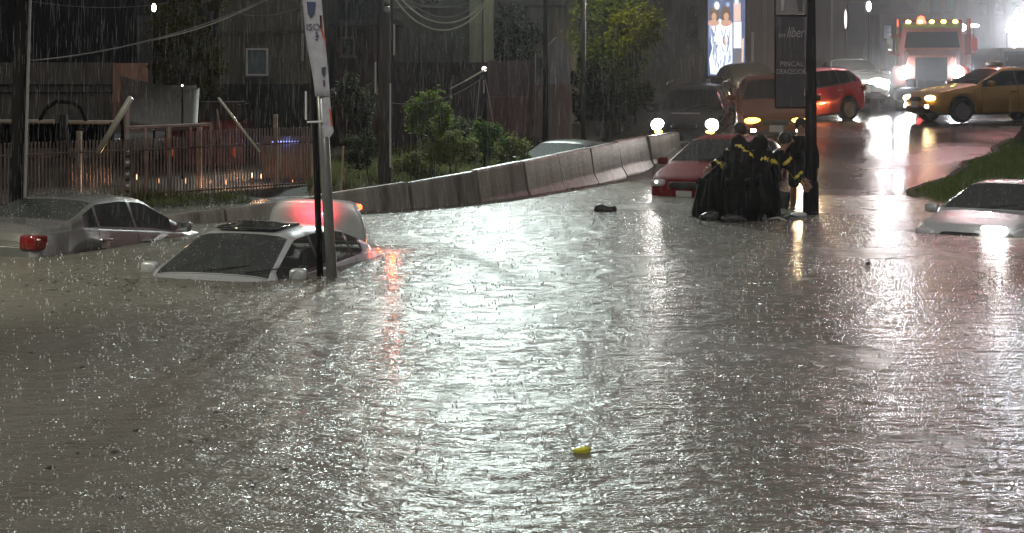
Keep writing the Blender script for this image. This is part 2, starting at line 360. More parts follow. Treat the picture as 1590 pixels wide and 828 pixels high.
def car(name, label, spec, pm, loc, theta, tilt=(0, 0), gm=None, skip=(), head=None, head_w=(.3, .14), tail=None, fog=None, amber=None,
        interior=False, wheels=True, seats_col=None, group='cars caught by the flood', detail=True, cat='car'):
    gm = gm or M_glass
    T = thing(name, label, cat, loc, group=group, rot=Euler((tilt[0], tilt[1], theta), 'XYZ'))
    hL = spec['L'] / 2; W = spec['W'] / 2
    xsn = set(round(x, 4) for x in frange(-hL, hL, .055))
    cuts = []
    for a, b in spec['doors']:
        for q in (a, b):
            cuts.append(q); xsn |= {round(q - .007, 4), round(q + .007, 4)}
    for q in (spec['ws'][0] + .05, spec['bl'][1] - .03): cuts.append(q); xsn |= {round(q - .006, 4), round(q + .006, 4)}
    for e in (.004, .012, .03): xsn |= {round(hL - e, 4), round(-hL + e, 4)}
    X = sorted(xsn)
    X = [x for i, x in enumerate(X) if i == 0 or x - X[i - 1] > .003]
    def ring(x):
        zt = sm(spec['top'], x); zs = min(sm(spec['belt'], x), zt - .02); hw = sm(spec['half'], x, .04)
        zb = .24
        for xw in (spec['xf'], spec['xr']):
            rr = spec['wr'] + .07; d = abs(x - xw)
            if d < rr: zb = max(zb, .30 + math.sqrt(rr * rr - d * d) - .0)
        if abs(abs(x) - hL) < .25: zb = max(zb, .24 + (.25 - (hL - abs(x))) * .45)
        zb = min(zb, zs - .1)
        H = zt - zs; g = H > .12
        pts = [(0, zb), (hw * .93, zb), (hw * .975, zb + .04), (hw, zb + (zs - zb) * .38), (hw * .995, zb + (zs - zb) * .6), (hw * .985, zb + (zs - zb) * .62), (hw * .955, zs - .02)]
        ye0 = hw * .925; tum = .42
        ytop = ye0 - max(0, (H - .05)) * tum if H > .05 else ye0 - .02
        ztop = zs + H * .80 if H > .12 else zs + H * .35
        pts += [(ye0, zs + .005), (ye0 + (ytop - ye0) * .12, zs + (ztop - zs) * .12), (ye0 + (ytop - ye0) * .55, zs + (ztop - zs) * .55), (ytop, ztop)]
        pts += [(ytop - .06, ztop + (zt - ztop) * .50), (ytop * .72, ztop + (zt - ztop) * .82), (ytop * .38, zt - (zt - ztop) * .04), (0, zt)]
        return pts
    rings = [ring(x) for x in X]
    buck = {}
    def put(key, q, mi=0): buck.setdefault(key, []).append((q, mi))
    for i in range(len(X) - 1):
        xc = (X[i] + X[i + 1]) / 2; thin = X[i + 1] - X[i]
        Hc = sm(spec['top'], xc) - sm(spec['belt'], xc)
        seam_door = any(abs(xc - q) < .0065 for d in spec['doors'] for q in d)
        seam_top = any(abs(xc - q) < .0065 for q in (spec['ws'][0] + .05, spec['bl'][1] - .03))
        for j in range(NC - 1):
            key = 'body'; mi = 0
            if 2 <= j <= 6:
                if seam_door: mi = 1
                else:
                    for k, (a, b) in enumerate(spec['doors']):
                        if b < xc < a: key = 'door%d' % k
            if j == 4 and key.startswith('door') is False and not seam_door: key = 'body'
            if 8 <= j <= 9:
                mi = 2 if spec['ws'][0] - .1 > xc > spec['bl'][1] + .2 and Hc > .16 else 0
                for k, (a, b) in enumerate(spec['sw']):
                    if b < xc < a and Hc > .17: key = 'side%d' % k
            if j == 7 and spec['sw'][-1][1] < xc < spec['ws'][0] - .05: mi = 2
            if j >= 11:
                if spec['ws'][1] < xc < spec['ws'][0]: key = 'windshield'
                elif spec['bl'][1] < xc < spec['bl'][0]: key = 'rear_window'
                elif xc > spec['ws'][0] + .056 and xc < hL - .16: key = 'hood'
                elif xc < spec['bl'][1] - .036 and xc > -hL + .08: key = 'trunk_lid'
                elif seam_top: mi = 1
            if j <= 0: mi = 1
            for sd in (0, 1):
                kk = key + ('LR'[sd] if key[:4] in ('door', 'side') else '')
                p = []
                for (ii, jj) in ((i, j), (i + 1, j), (i + 1, j + 1), (i, j + 1)):
                    y, z = rings[ii][jj]; p.append((X[ii], y if sd == 0 else -y, z))
                if sd == 0: p = p[::-1]
                put(kk, p, mi)
    caps = []
    for e, i in ((0, 0), (1, len(X) - 1)):
        r = rings[i]
        for j in range(1, NC - 1):
            a, b = r[j], r[j + 1]
            p = [(X[i], a[0], a[1]), (X[i], b[0], b[1]), (X[i], -b[0], b[1]), (X[i], -a[0], a[1])]
            put('body', p if e else p[::-1], 0)
    NM = {'door': 'door', 'side': 'window'}
    objs = {}
    for key, qs in buck.items():
        if key in skip: continue
        idx = {}; vs = []; fs = []; mis = []
        for q, mi in qs:
            f = []
            for v in q:
                kv = (round(v[0], 4), round(v[1], 4), round(v[2], 4))
                if kv not in idx: idx[kv] = len(vs); vs.append(v)
                if idx[kv] not in f: f.append(idx[kv])
            if len(f) >= 3: fs.append(f); mis.append(mi)
        nm = NM.get(key[:4], key)
        b = MB(); b.add(vs, fs)
        isg = key.startswith('side') or key in ('windshield', 'rear_window')
        ms = [gm] if isg else [pm, M_seam, M_trim]
        o = b.build(nm, ms, T, smooth=True, fix=False)
        if not isg:
            for p_, mi in zip(o.data.polygons, mis): p_.material_index = mi
        objs[key] = o
    # floor pan so that nothing shows through below
    MB().box((-hL + .25, -W + .2, .2), (hL - .3, W - .2, .28)).build('underbody', M_trim, T)
    # lamps
    zh = sm(spec['belt'], hL - .2) - .05
    for s in (1, -1):
        yh = sm(spec['half'], hL - .14) - head_w[0] / 2 - .0
        MB().rbox((hL - .13, s * yh, zh), (.26, head_w[0], head_w[1]), .95 if head else .6).build('headlight', head or M_hl_off, T, smooth=True)
        zt_ = sm(spec['belt'], -hL + .15) - .12
        yt = sm(spec['half'], -hL + .1) - .12
        MB().rbox((-hL + .13, s * yt, zt_), (.30, .28, .17), .32).build('tail_light', tail or M_tail_off, T, smooth=True)
        if fog: MB().rbox((hL - .05, s * (yh - .02), .42), (.12, .17, .12), .8).build('fog_light', fog, T, smooth=True)
        if amber: MB().rbox((hL - .11, s * (yh + .02), zh + .0), (.26, .30, .13), .7).build('turn_signal', amber, T, smooth=True)
        mo = MB().rbox((spec['ws'][0] - .22, s * (W + .10), sm(spec['belt'], spec['ws'][0] - .2) + .09), (.13, .22, .15), .6).build('mirror', pm, T, smooth=True)
        MB().cbox((spec['ws'][0] - .285, s * (W + .10), sm(spec['belt'], spec['ws'][0] - .2) + .09), (.006, .17, .11)).build('mirror_glass', M_chrome, mo)
    if detail:
        MB().rbox((hL - .02, 0, zh - .03), (.07, .62, .13), .4).build('grille', M_trim, T, smooth=True)
        MB().rbox((hL - .02, 0, .36), (.09, .95, .13), .4).build('air_intake', M_trim, T, smooth=True)
        MB().cbox((hL + .022, 0, .47), (.012, .31, .15)).build('number_plate', M_plate, T, bevel=.002)
        MB().cbox((-hL - .012, 0, .62), (.012, .31, .15)).build('number_plate', M_plate, T, bevel=.002)
        for s in (1, -1):
            for (a, b) in spec['doors']:
                hx = b + .14; yy = sm(spec['half'], hx)
                MB().rbox((hx, s * (yy + .008), sm(spec['belt'], hx) - .13), (.19, .04, .032), .5).build('door_handle', pm, T, smooth=True)
        for s in (.42, -.12):
            p0 = Vector((spec['ws'][0] + .02, s, sm(spec['top'], spec['ws'][0] + .02) + .02)); p1 = Vector((spec['ws'][0] - .14, s + .52, sm(spec['top'], spec['ws'][0] - .14) + .0))
            MB().tube([p0, p1], .008, 5).build('wiper', M_trim, T)
    if wheels:
        wr = spec['wr']
        tp = [(wr - .09, -.09), (wr - .02, -.10), (wr, -.075), (wr, .075), (wr - .02, .10), (wr - .09, .09)]
        for x in (spec['xf'], spec['xr']):
            for s in (1, -1):
                c = (x, s * (W - .11), wr)
                wh = MB().lathe(tp, c, 'y', 28).build('wheel', M_rubber, T, smooth=True)
                rb = MB().lathe([(0.001, s * .055), (.05, s * .062), (.06, s * .04), (wr - .10, s * .03), (wr - .085, s * .085)], c, 'y', 24)
                for k in range(5):
                    a = k * 2 * math.pi / 5; ca, sa = math.cos(a), math.sin(a); r0, r1 = .03, wr - .095
                    q = [(c[0] + ca * r0 - sa * .03, c[1] + s * .075, c[2] + sa * r0 + ca * .03), (c[0] + ca * r0 + sa * .03, c[1] + s * .075, c[2] + sa * r0 - ca * .03),
                         (c[0] + ca * r1 + sa * .022, c[1] + s * .085, c[2] + sa * r1 - ca * .022), (c[0] + ca * r1 - sa * .022, c[1] + s * .085, c[2] + sa * r1 + ca * .022)]
                    rb.add(q, [(0, 1, 2, 3)])
                rb.build('rim', M_alloy, wh, smooth=False)
    if interior:
        sc_ = seats_col or M_seat
        for x in (.05, -.85):
            for s in (.36, -.36):
                st = MB().rbox((x - .12, s, .78), (.16, .46, .62), .5).rbox((x + .12, s, .5), (.5, .46, .16), .5).build('seat', sc_, T, smooth=True)
                MB().rbox((x - .19, s, 1.17), (.10, .27, .17), .6).build('headrest', sc_, st, smooth=True)
        MB().rbox((.72, 0, .84), (.34, 1.3, .16), .5).build('dashboard', M_trim, T, smooth=True)
        MB().lathe([(.17, -.012), (.185, 0), (.17, .012), (.155, 0), (.17, -.012)], (.42, .36, .95), 'x', 20).build('steering_wheel', M_trim, T, smooth=True)
        MB().rbox((.24, 0, 1.28), (.03, .22, .07), .6).build('rear_view_mirror', M_trim, T, smooth=True)
    T['_hl'] = hL; T['_zh'] = zh
    return T, objs
def head_spots(T, e, col, y=.6, z=.65, x=None, size=.07, spot=70, down=.06):
    x = x or T['_hl'] + .12
    for s in (1, -1):
        lamp('headlight_lamp', 'SPOT', (x, s * y, z), e, col, T, size, target=(x + 5, s * y, z - 5 * down), spot=spot, blend=.9)
def place(T, lx, ly, x, Y, z):
    """moves the car so its local point (lx,ly) stands at photo column x, depth Y"""
    th = T.rotation_euler.z
    T.location = (XP(x, Y) - (lx * math.cos(th) - ly * math.sin(th)), Y - (lx * math.sin(th) + ly * math.cos(th)), z)

P_white = paint('white_car_paint', (.46, .48, .50))
P_grey = paint('grey_car_paint', (.13, .13, .125), .35, .4)
P_red = mat('dark_red_paint', (.15, .006, .010), .5, 0, var=.1, scale=6, spec=.06)
P_black = mat('black_paint', (.006, .006, .007), .25, 0, var=.1, scale=6, spec=.45)
P_silver = paint('silver_paint', (.46, .49, .49), .25, .4)
P_copper = mat('copper_paint', (.16, .035, .008), .35, .2, var=.15, scale=5, spec=.25)
P_redb = paint('bright_red_paint', (.42, .010, .012))
P_yel = paint('yellow_paint', (.40, .20, .006))
E_head = emis('headlight_on', (1, .96, .92), 26)
E_headw = emis('headlight_warm', (1, .72, .36), 22)
E_amber = emis('amber_on', (1, .58, .06), 9)
E_fog = emis('fog_on', (1, .9, .66), 26)
E_tail = emis('tail_on', (1, .07, .02), 9, (.5, .01, .01))

# white sedan, trunk open
T, ob = car('white_sedan', 'white sedan sunk to its windscreen beside the bannered pole, red-lit trunk lid raised', SEDAN, P_white, (0, 0, 0), R(-90 - 21), (R(0), R(1.2)),
            skip=('trunk_lid',), tail=E_tail, interior=True, wheels=False)
place(T, .92, .70, 412, 18.75, -.94)
MB().rbox((-.2, 0, 1.437), (.72, .82, .03), .22).build('sunroof', mat('sunroof_glass', (.01, .012, .014), .08, coat=1), T, smooth=True)
MB().box((-2.14, -.62, .45), (-1.66, .62, .62)).build('trunk_floor', M_trim, T)
# raised lid: curved shell hinged under the rear window
lid = MB(); n1, n2 = 12, 16; top = []; 
hinge = Vector((-1.70, 0, 1.06)); ang = R(97)
for i in range(n1 + 1):
    u = i / n1
    for j in range(n2 + 1):
        v = j / n2 * 2 - 1
        hw = .70 * (1 - .20 * u ** 3) * (1 - .02)
        d = .56 * u * (1 - .10 * abs(v) ** 4); bend = .06 * (1 - v * v) + (.14 * max(0, u - .72) ** 1 if u > .72 else 0) * -1.2
        lx, lz = -d, bend - .02
        # rotate up about the hinge
        top.append((hinge.x + lx * math.cos(ang) + lz * math.sin(ang), v * hw, hinge.z + (-lx) * math.sin(ang) + lz * math.cos(ang)))
base = [(a - .0, b, c) for a, b, c in top]
fs = []
for i in range(n1):
    for j in range(n2):
        a = i * (n2 + 1) + j; fs.append((a, a + 1, a + n2 + 2, a + n2 + 1))
lid.add(top, fs)
lo = lid.build('trunk_lid', P_white, T, smooth=True)
so = lo.modifiers.new('thickness', 'SOLIDIFY'); so.thickness = .035
lo['label'] = 'raised trunk lid glowing red'
for s in (1, -1):
    a_ = 'tail_light'
    MB().rbox((hinge.x - .06, s * .50, hinge.z + .46), (.07, .20, .08), .6).build('lid_lamp', E_tail if s > 0 else M_tail_off, T, smooth=True)
MB().rbox((-1.46, 0, 1.20), (.05, .34, .035), .5).build('brake_lamp', E_tail, T, smooth=True)
lamp('brake_glow', 'SPOT', (-1.30, .03, 1.40), 48, (1, .03, .05), T, .03, target=(-1.80, .0, 1.62), spot=130, blend=1)
for s in (1,):
    lamp('tail_glow', 'POINT', (-2.40, s * .72, 1.02), 6, (1, .10, .02), T, .03)

# grey sedan, rear towards the camera
T, ob = car('grey_sedan', 'beige-grey sedan seen from behind at the left edge, water up to its door handles', SEDAN, P_grey, (0, 0, 0), R(90 - 23), (R(0), R(4)), interior=True, wheels=False)
place(T, -2.2, -.80, 62, 21.0, -.80)
for o in list(T.children):
    if o.name.startswith('tail_light'):
        for v in o.data.vertices: v.co.x = -2.10 + (v.co.x + 2.12) * 1.3; v.co.z += .03; v.co.z += (v.co.z - .88) * .2
for s in (1, -1): MB().rbox((-2.235, s * .66, .87), (.05, .24, .035), .6).build('reverse_lamp', mat('pale_lens', (.6, .5, .48), .2, coat=1), T, smooth=True)
# dark red hatchback
T, ob = car('red_hatchback', 'dark red hatchback in bumper-deep water behind the huddled rescuers', HATCH, P_red, (0, 0, 0), R(-90 - 27), (0, R(.5)), interior=False, wheels=False)
place(T, 1.95, -.70, 1010, 31.6, -.42)
for s, e in ((1, 1), (-1, 1)):
    MB().rbox((2.0, s * .56, .70), (.05, .05, .05), .9).build('parking_lamp', emis('parking_lamp_on', (1, .85, .75), 12), T, smooth=True)
# pale hatchback at the right edge
T, ob = car('silver_hatchback', 'pale silver hatchback nose-deep in the water at the right edge beside the verge', HATCH, P_silver, (0, 0, 0), R(-90 - 36), (0, R(-4)), interior=True, wheels=False)
place(T, 1.9, -.72, 1418, 24.4, -.80)
lamp('headlight_lamp', 'POINT', (2.08, .62, .86), 6, (1, .96, .95), T, .05)
MB().rbox((2.0, .50, .78), (.16, .36, .08), .6).build('daytime_lamp', E_head, T, smooth=True)
# car behind the barrier
T, ob = car('silver_sedan', 'silver car with dark windscreen showing its roof above the concrete barrier', SEDAN, paint('dim_silver', (.13, .14, .14), .45), (0, 0, 0), R(-90 - 33), (0, 0), mat('dull_glass', (.02, .024, .024), .7, spec=.08), wheels=False)
place(T, 0, 0, 878, 37.5, -.64)
# black SUV
T, ob = car('black_suv', 'black suv with blazing headlights coming down beyond the end of the barrier', SUV, P_black, (0, 0, 0), R(-90 - 13), (0, R(2)), M_glassd, head=E_head, head_w=(.32, .30), fog=E_fog, group='vehicles waiting on the rise', cat='suv')
place(T, 2.1, -.78, 1014, 40.5, .20)
head_spots(T, 100, (1, .93, .88), .66, .95)
MB().cbox((1.9, 0, 1.19), (.04, .7, .03)).build('hood_trim', M_chrome, T)
for s in (1, -1): MB().rbox((2.24, s * .60, .76), (.14, .24, .10), .9).build('turn_signal', E_amber, T, smooth=True)
for s in (1, -1): MB().tube([(-1.8, s * .70, 1.80), (-1.6, s * .70, 1.85), (.0, s * .70, 1.86), (.2, s * .70, 1.79)], .018, 6).build('roof_rail', M_chrome, T)
# copper car
T, ob = car('copper_sedan', 'copper-coloured car facing us with amber and white lamps beside the black suv', SEDAN, P_copper, (0, 0, 0), R(-90 - 7), (0, R(5)), M_glassd, head=E_amber, head_w=(.40, .14), fog=E_fog, group='vehicles waiting on the rise')
place(T, 0, .0, 1200, 39.9, .78)
head_spots(T, 260, (1, .72, .40), .6, .45)
# bright red car
T, ob = car('red_taxi', 'bright red car with pale alloy wheels passing behind the thick black banner pole', HATCH, P_redb, (0, 0, 0), R(-90 - 54), (0, R(4.5)), M_glassd, group='vehicles waiting on the rise')
place(T, -1.25, .85, 1322, 44.6, .92)
for k in (0, 1): pass
# yellow taxi
T, ob = car('yellow_taxi', 'yellow taxi crossing leftward at the right edge with its side windows pale', SEDAN, P_yel, (0, 0, 0), R(180 + 17), (0, 0), M_glassd, head=E_headw, head_w=(.36, .15), fog=E_headw, group='vehicles waiting on the rise', cat='taxi')
place(T, 1.38, .85, 1495, 42.6, 1.02)
head_spots(T, 260, (1, .55, .15), .6, .6)
MB().rbox((-.1, 0, 1.52), (.22, .55, .13), .4).build('roof_sign', M_white, T, smooth=True)
# dark hatch behind
T, ob = car('dark_hatchback', 'dark round-roofed car with a flaring warm headlight behind the copper-coloured one', HATCH, P_black, (0, 0, 0), R(-90 + 4), (0, 0), M_glassd, head=E_headw, head_w=(.44, .4), group='vehicles waiting on the rise')
place(T, 2.0, 0, 1186, 50, 1.12)
head_spots(T, 160, (1, .8, .55), .6, .7)
# glaring car, headlight lenses oversized to imitate the flare
T, ob = car('pale_sedan', 'pale car dazzling with full-beam headlights left of the tow truck', SEDAN, P_silver, (0, 0, 0), R(-90), (0, 0), M_glassd, head=emis('headlight_full', (1, .97, .93), 90), head_w=(.62, .40), group='vehicles waiting on the rise')
place(T, 2.2, 0, 1343, 50, 1.3)
head_spots(T, 220, (1, .95, .92), .6, .72, down=.03)

# ------------------------------------------------------------------ truck
def truck():
    T = thing('tow_truck', 'white and red tow truck with amber roof lamps and blue-white headlight behind the yellow taxi', 'truck', (XP(1446, 52), 52, zg(14, 52)), R(-15), 'vehicles waiting on the rise')
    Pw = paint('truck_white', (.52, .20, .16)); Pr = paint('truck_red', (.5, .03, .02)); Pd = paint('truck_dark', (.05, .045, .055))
    # local: front faces -y
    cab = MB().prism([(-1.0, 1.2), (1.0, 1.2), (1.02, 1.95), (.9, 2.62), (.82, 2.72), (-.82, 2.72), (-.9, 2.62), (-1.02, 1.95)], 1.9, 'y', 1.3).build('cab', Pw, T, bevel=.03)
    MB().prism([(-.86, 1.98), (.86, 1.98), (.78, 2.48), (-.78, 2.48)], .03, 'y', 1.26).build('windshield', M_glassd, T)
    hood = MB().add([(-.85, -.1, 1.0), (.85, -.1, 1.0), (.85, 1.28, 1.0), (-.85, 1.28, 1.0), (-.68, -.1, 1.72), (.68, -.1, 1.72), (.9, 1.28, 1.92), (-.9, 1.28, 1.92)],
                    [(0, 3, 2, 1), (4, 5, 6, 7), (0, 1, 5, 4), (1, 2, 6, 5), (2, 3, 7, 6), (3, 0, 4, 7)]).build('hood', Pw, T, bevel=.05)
    g = MB().box((-.48, -.14, .95), (.48, -.11, 1.66)).build('grille', M_trim, T)
    for k in range(9): pass
    gs = MB()
    for k in range(10): gs.box((-.46, -.16, .99 + k * .068), (.46, -.142, 1.015 + k * .068))
    gs.build('grille_bars', Pd, g)
    for s in (1, -1):
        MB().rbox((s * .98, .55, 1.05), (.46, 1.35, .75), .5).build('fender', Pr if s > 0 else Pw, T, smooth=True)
        MB().lathe([(.001, -.03), (.16, -.02), (.19, .03)], (s * .80, -.16, 1.20), 'y', 18).build('headlight', emis('truck_headlight', (.82, .9, 1), 120), T, smooth=True)
        MB().rbox((s * .62, -.34, .33), (.34, .1, .22), .5).build('fog_light', emis('truck_fog', (1, .93, .8), 32) if s < 0 else M_hl_off, T, smooth=True)
        MB().rbox((s * .62, -.34, .66), (.09, .06, .09), .8).build('marker_lamp', E_amber, T, smooth=True)
        MB().tube([(s * 1.0, 1.3, 1.75), (s * 1.3, 1.2, 1.8), (s * 1.3, 1.2, 2.35), (s * .98, 1.3, 2.4)], .025, 6).build('mirror_arm', Pr, T)
        MB().rbox((s * 1.3, 1.18, 2.08), (.2, .09, .42), .4).build('mirror', Pr if s > 0 else M_chrome, T, smooth=True)
        MB().tube([(s * 1.14, 3.1, 1.0), (s * 1.14, 3.1, 2.95)], .07, 10).build('exhaust_pipe', Pr if s > 0 else M_chrome, T)
        MB().lathe([(.30, -.14), (.46, -.15), (.5, -.1), (.5, .1), (.46, .15), (.3, .14), (.001, .05)], (s * .95, .55, .5), 'x', 24).build('wheel', M_rubber, T, smooth=True)
        MB().lathe([(.30, -.3), (.46, -.31), (.5, -.2), (.5, .2), (.46, .31), (.3, .3), (.001, .05)], (s * .9, 4.6, .5), 'x', 24).build('wheel', M_rubber, T, smooth=True)
        MB().box((s * 1.05 - .04, 2.0, 1.3), (s * 1.05 + .04, 2.9, 2.4)).build('door', Pr if s > 0 else Pw, T, bevel=.01)
    MB().rbox((0, -.3, .52), (2.3, .22, .42), .3).build('bumper', Pd, T, smooth=True)
    MB().prism([(-.95, 2.60), (.95, 2.60), (.9, 2.74), (-.9, 2.74)], .35, 'y', 1.05).build('visor', mat('visor_green', (.10, .12, .05), .4), T)
    for k in range(5): MB().rbox((-.72 + k * .36, 1.0, 2.80), (.15, .1, .1), .8).build('roof_lamp', emis('roof_lamp_on', (1, .82, .15), 16), T, smooth=True)
    MB().lathe([(.001, .28), (.10, .24), (.14, .1), (.15, 0)], (-.35, 1.9, 2.74), 'z', 14).build('beacon', emis('beacon_on', (1, .10, .05), 6, (.5, .02, .02)), T, smooth=True)
    MB().box((-1.15, 3.3, 1.0), (1.15, 7.2, 1.15)).build('flatbed', Pd, T)
    MB().tube([(-.9, 3.4, 1.15), (-.9, 3.4, 2.9), (.9, 3.4, 2.9), (.9, 3.4, 1.15)], .06, 8).build('headboard_frame', Pr, T)
    for s in (1, -1): lamp('headlight_lamp', 'SPOT', (s * .8, -.5, 1.2), 160, (.85, .92, 1), T, .12, target=(s * .8, -6, .85), spot=75, blend=.9)
truck()
def van(px, Y, label, pm, h, hl):
    T = thing('van', label, 'van', (XP(px, Y), Y, zg(XP(px, Y), Y)), R(3), 'vehicles waiting on the rise')
    MB().add([(-.95, 0, .35), (.95, 0, .35), (.95, 4.6, .35), (-.95, 4.6, .35), (-.95, .0, 1.05), (.95, .0, 1.05), (.86, 1.1, h), (-.86, 1.1, h), (.86, 4.6, h), (-.86, 4.6, h), (.95, .55, 1.25), (-.95, .55, 1.25)],
             [(0, 1, 5, 4), (4, 5, 10, 11), (11, 10, 6, 7), (7, 6, 8, 9), (9, 8, 2, 3), (0, 3, 2, 1), (1, 2, 8, 6, 10, 5), (0, 4, 11, 7, 9, 3)]).build('body', pm, T, bevel=.05)
    MB().add([(-.82, .58, 1.32), (.82, .58, 1.32), (.76, 1.0, h - .12), (-.76, 1.0, h - .12)], [(0, 1, 2, 3)]).build('windshield', M_glassd, T)
    MB().box((-.6, -.03, .6), (.6, -.01, .85)).build('grille', M_trim, T); MB().rbox((0, -.03, .42), (1.85, .16, .22), .3).build('bumper', M_chrome, T, smooth=True)
    for s in (1, -1):
        MB().rbox((s * .76, -.0, .92), (.3, .08, .16), .5).build('headlight', hl, T, smooth=True)
        MB().rbox((s * 1.08, .7, 1.45), (.14, .1, .28), .5).build('mirror', M_trim, T, smooth=True)
        for y in (.9, 3.8): MB().lathe([(.001, -.1), (.3, -.1), (.33, -.06), (.33, .06), (.3, .1), (.001, .1)], (s * .84, y, .33), 'x', 20).build('wheel', M_rubber, T, smooth=True)
    return T
van(1526, 58, 'silver van with rows of pale reflections right of the tow truck', P_silver, 2.1, M_hl_off)
van(1610, 55, 'dark van with small amber lamps behind the yellow taxi at the right edge', paint('brown_van', (.10, .06, .045)), 2.0, E_amber)

# ------------------------------------------------------------------ barrier
def jersey(L):
    T = MB(); prof = [(-.28, -.05), (-.28, .06), (-.16, .26), (-.085, .78), (-.06, .81), (.06, .81), (.085, .78), (.16, .26), (.28, .06), (.28, -.05)]
    T.prism(prof, L - .05, 'x', 0); return T
M_conc = mat('barrier_concrete', (.19, .18, .165), .4, var=.6, scale=1.3, bump=.45, bscale=18, streak=True)
blab = ['hidden', 'nearly drowned concrete barrier piece just right of the beige-grey sedan', 'low concrete barrier piece directly behind the white sedan roof', 'concrete barrier piece behind the raised trunk lid',
        'concrete barrier piece in front of the wooden utility pole foot', 'concrete barrier piece below the pale lit bushes', 'concrete barrier piece just left of the silver car behind it', 'concrete barrier piece hiding the silver car beyond it',
        'upright concrete barrier piece left of the dark red hatchback', 'concrete barrier piece directly left of the red hatchback mirror', 'last concrete barrier piece lit orange beneath the suv headlights']
pts = [Vector((a, b)) for a, b in BAR[:-1]]
tot = [0]
for a, b in zip(pts, pts[1:]): tot.append(tot[-1] + (b - a).length)
NB = 11; segL = tot[-1] / NB
def along(s):
    for i in range(len(pts) - 1):
        if s <= tot[i + 1] + 1e-6: return pts[i].lerp(pts[i + 1], (s - tot[i]) / (tot[i + 1] - tot[i]))
    return pts[-1]
bmesh0 = None
for k in range(NB):
    a = along(k * segL); b = along((k + 1) * segL); d = b - a
    za = lerp_pts(BTOP, a.x) - .81; zb = lerp_pts(BTOP, b.x) - .81
    if bmesh0 is None: o = jersey(segL).build('concrete_barrier', M_conc, bevel=.012); bmesh0 = o.data
    else: o = bpy.data.objects.new('concrete_barrier', bmesh0); C.objects.link(o)
    o.location = (a.x, a.y, za); o.rotation_euler = (0, -math.atan2(zb - za, d.length), math.atan2(d.y, d.x))
    o.scale = (d.length / segL, 1, 1)
    rj = random.Random(k + 50); o.location.x += rj.uniform(-.012, .012); o.location.z += rj.uniform(-.012, .01); o.rotation_euler.z += rj.uniform(-.012, .012); o.rotation_euler.x = rj.uniform(-.02, .02)
    tag(o, blab[k] if k else 'submerged concrete barrier piece behind the beige-grey sedan trunk', 'barrier', 'concrete barrier pieces along the lane')

# ------------------------------------------------------------------ poles and signs
def sign_pole():
    b = PT(515, 430, 18.9); tpt = PT(489, -40, 18.9)
    T = thing('banner_pole', 'thin steel pole standing in the water before the white sedan, carrying a torn white banner', 'pole', (b.x, b.y, -1.0))
    o = T.location
    def rel(p): return Vector(p) - Vector(T.location)
    lean = (tpt - b); lo_ = b - lean * .2
    MB().tube([rel(lo_), rel(tpt)], .060, 14).build('post', M_galv, T, smooth=True)
    q = rel(PT(497, 430, 19.15)); q0 = rel(PT(482, -40, 19.15))
    MB().tube([q - (q0 - q) * .2, q0], .038, 10).build('rear_post', M_dpole, T, smooth=True)
    # white banner with blue emblem, lettering and orange slash
    def bp(x, y, d=0): return rel(PT(x, y, 18.80 - d))
    M_ban = mat('banner_vinyl', (.50, .50, .54), .5, var=.18, scale=9, bump=.4, bscale=14)
    bn = MB(); nr = 14; vs = []; fs = []
    for i in range(nr + 1):
        u = i / nr; y = -25 + 175 * u
        xl = 468 + (489 - 468) * max(0, (y)) / 150 + (1.2 * math.sin(u * 9)); xr = 499 + 14 * max(0, y) / 150
        for j in range(5):
            x = xl + (xr - xl) * j / 4; p = bp(x, y); p.y += .012 * math.sin(j * 1.7 + u * 11); vs.append(p)
    for i in range(nr):
        for j in range(4): a = i * 5 + j; fs.append((a, a + 1, a + 6, a + 5))
    bn.add(vs, fs); bo = bn.build('banner', M_ban, T, smooth=True); bo.modifiers.new('thickness', 'SOLIDIFY').thickness = .006
    Mb = mat('banner_blue', (.03, .045, .13), .5); Mo = mat('banner_orange', (.5, .10, .03), .5); Mk = mat('banner_ink', (.05, .05, .09), .5)
    def poly(name, pl, m, d=.03):
        pts_ = [bp(x, y, d) for x, y in pl]; n = len(pts_)
        MB().add(pts_ + [p + Vector((0, .004, 0)) for p in pts_], [tuple(range(n))] + [(i, (i + 1) % n, (i + 1) % n + n, i + n) for i in range(n)]).build(name, m, bo)
    poly('emblem', [(476, 3), (490, 3), (488, 22), (482, 29), (478, 22)], Mb)
    for i, wv in enumerate((3, 4.5, 3)): poly('emblem', [(490 + i * .0, 50 + i * 5), (490 + wv, 50 + i * 5), (490 + wv, 53 + i * 5), (490, 53 + i * 5)], Mb)
    text_mesh('lettering', 'ISO', .105, Mk, bo, bp(486, 47, .035), ext=.001)
    poly('slash', [(497, 24), (500, 24), (501, 46), (506, 62), (506, 76), (504, 64), (498, 48)], Mo)
    poly('stroke', [(496.5, 24), (499, 24), (499.5, 44), (497, 44)], Mk)
    poly('small_emblem', [(499, 105), (506, 104), (505, 116), (503, 121), (500, 115)], Mk)
    poly('small_emblem', [(501.5, 124), (504, 124), (504.5, 134), (502, 134)], Mk)
    # torn lower flag
    fl = MB(); fl.add([bp(501, 152), bp(512, 150), bp(514, 172), bp(518, 205), bp(513, 213), bp(503, 212), bp(501, 190)], [(0, 1, 2, 3, 4, 5, 6)])
    f = fl.build('torn_flag', M_ban, T); f.modifiers.new('thickness', 'SOLIDIFY').thickness = .006
    pl = [bp(511, 168, .03), bp(514, 170, .03), bp(517, 196, .03), bp(514, 196, .03)]; MB().add(pl, [(0, 1, 2, 3)]).build('orange_patch', Mo, f)
    # bracket at left
    MB().tube([bp(475, 142), bp(475, 186)], .012, 6).build('bracket_bar', M_white, T); MB().tube([bp(477, 190), bp(500, 189)], .013, 6).build('bracket_arm', M_white, T)
    MB().rbox(bp(512, 145, -.1) , (.14, .12, .08), .6).build('clamp', M_trim, T, smooth=True)
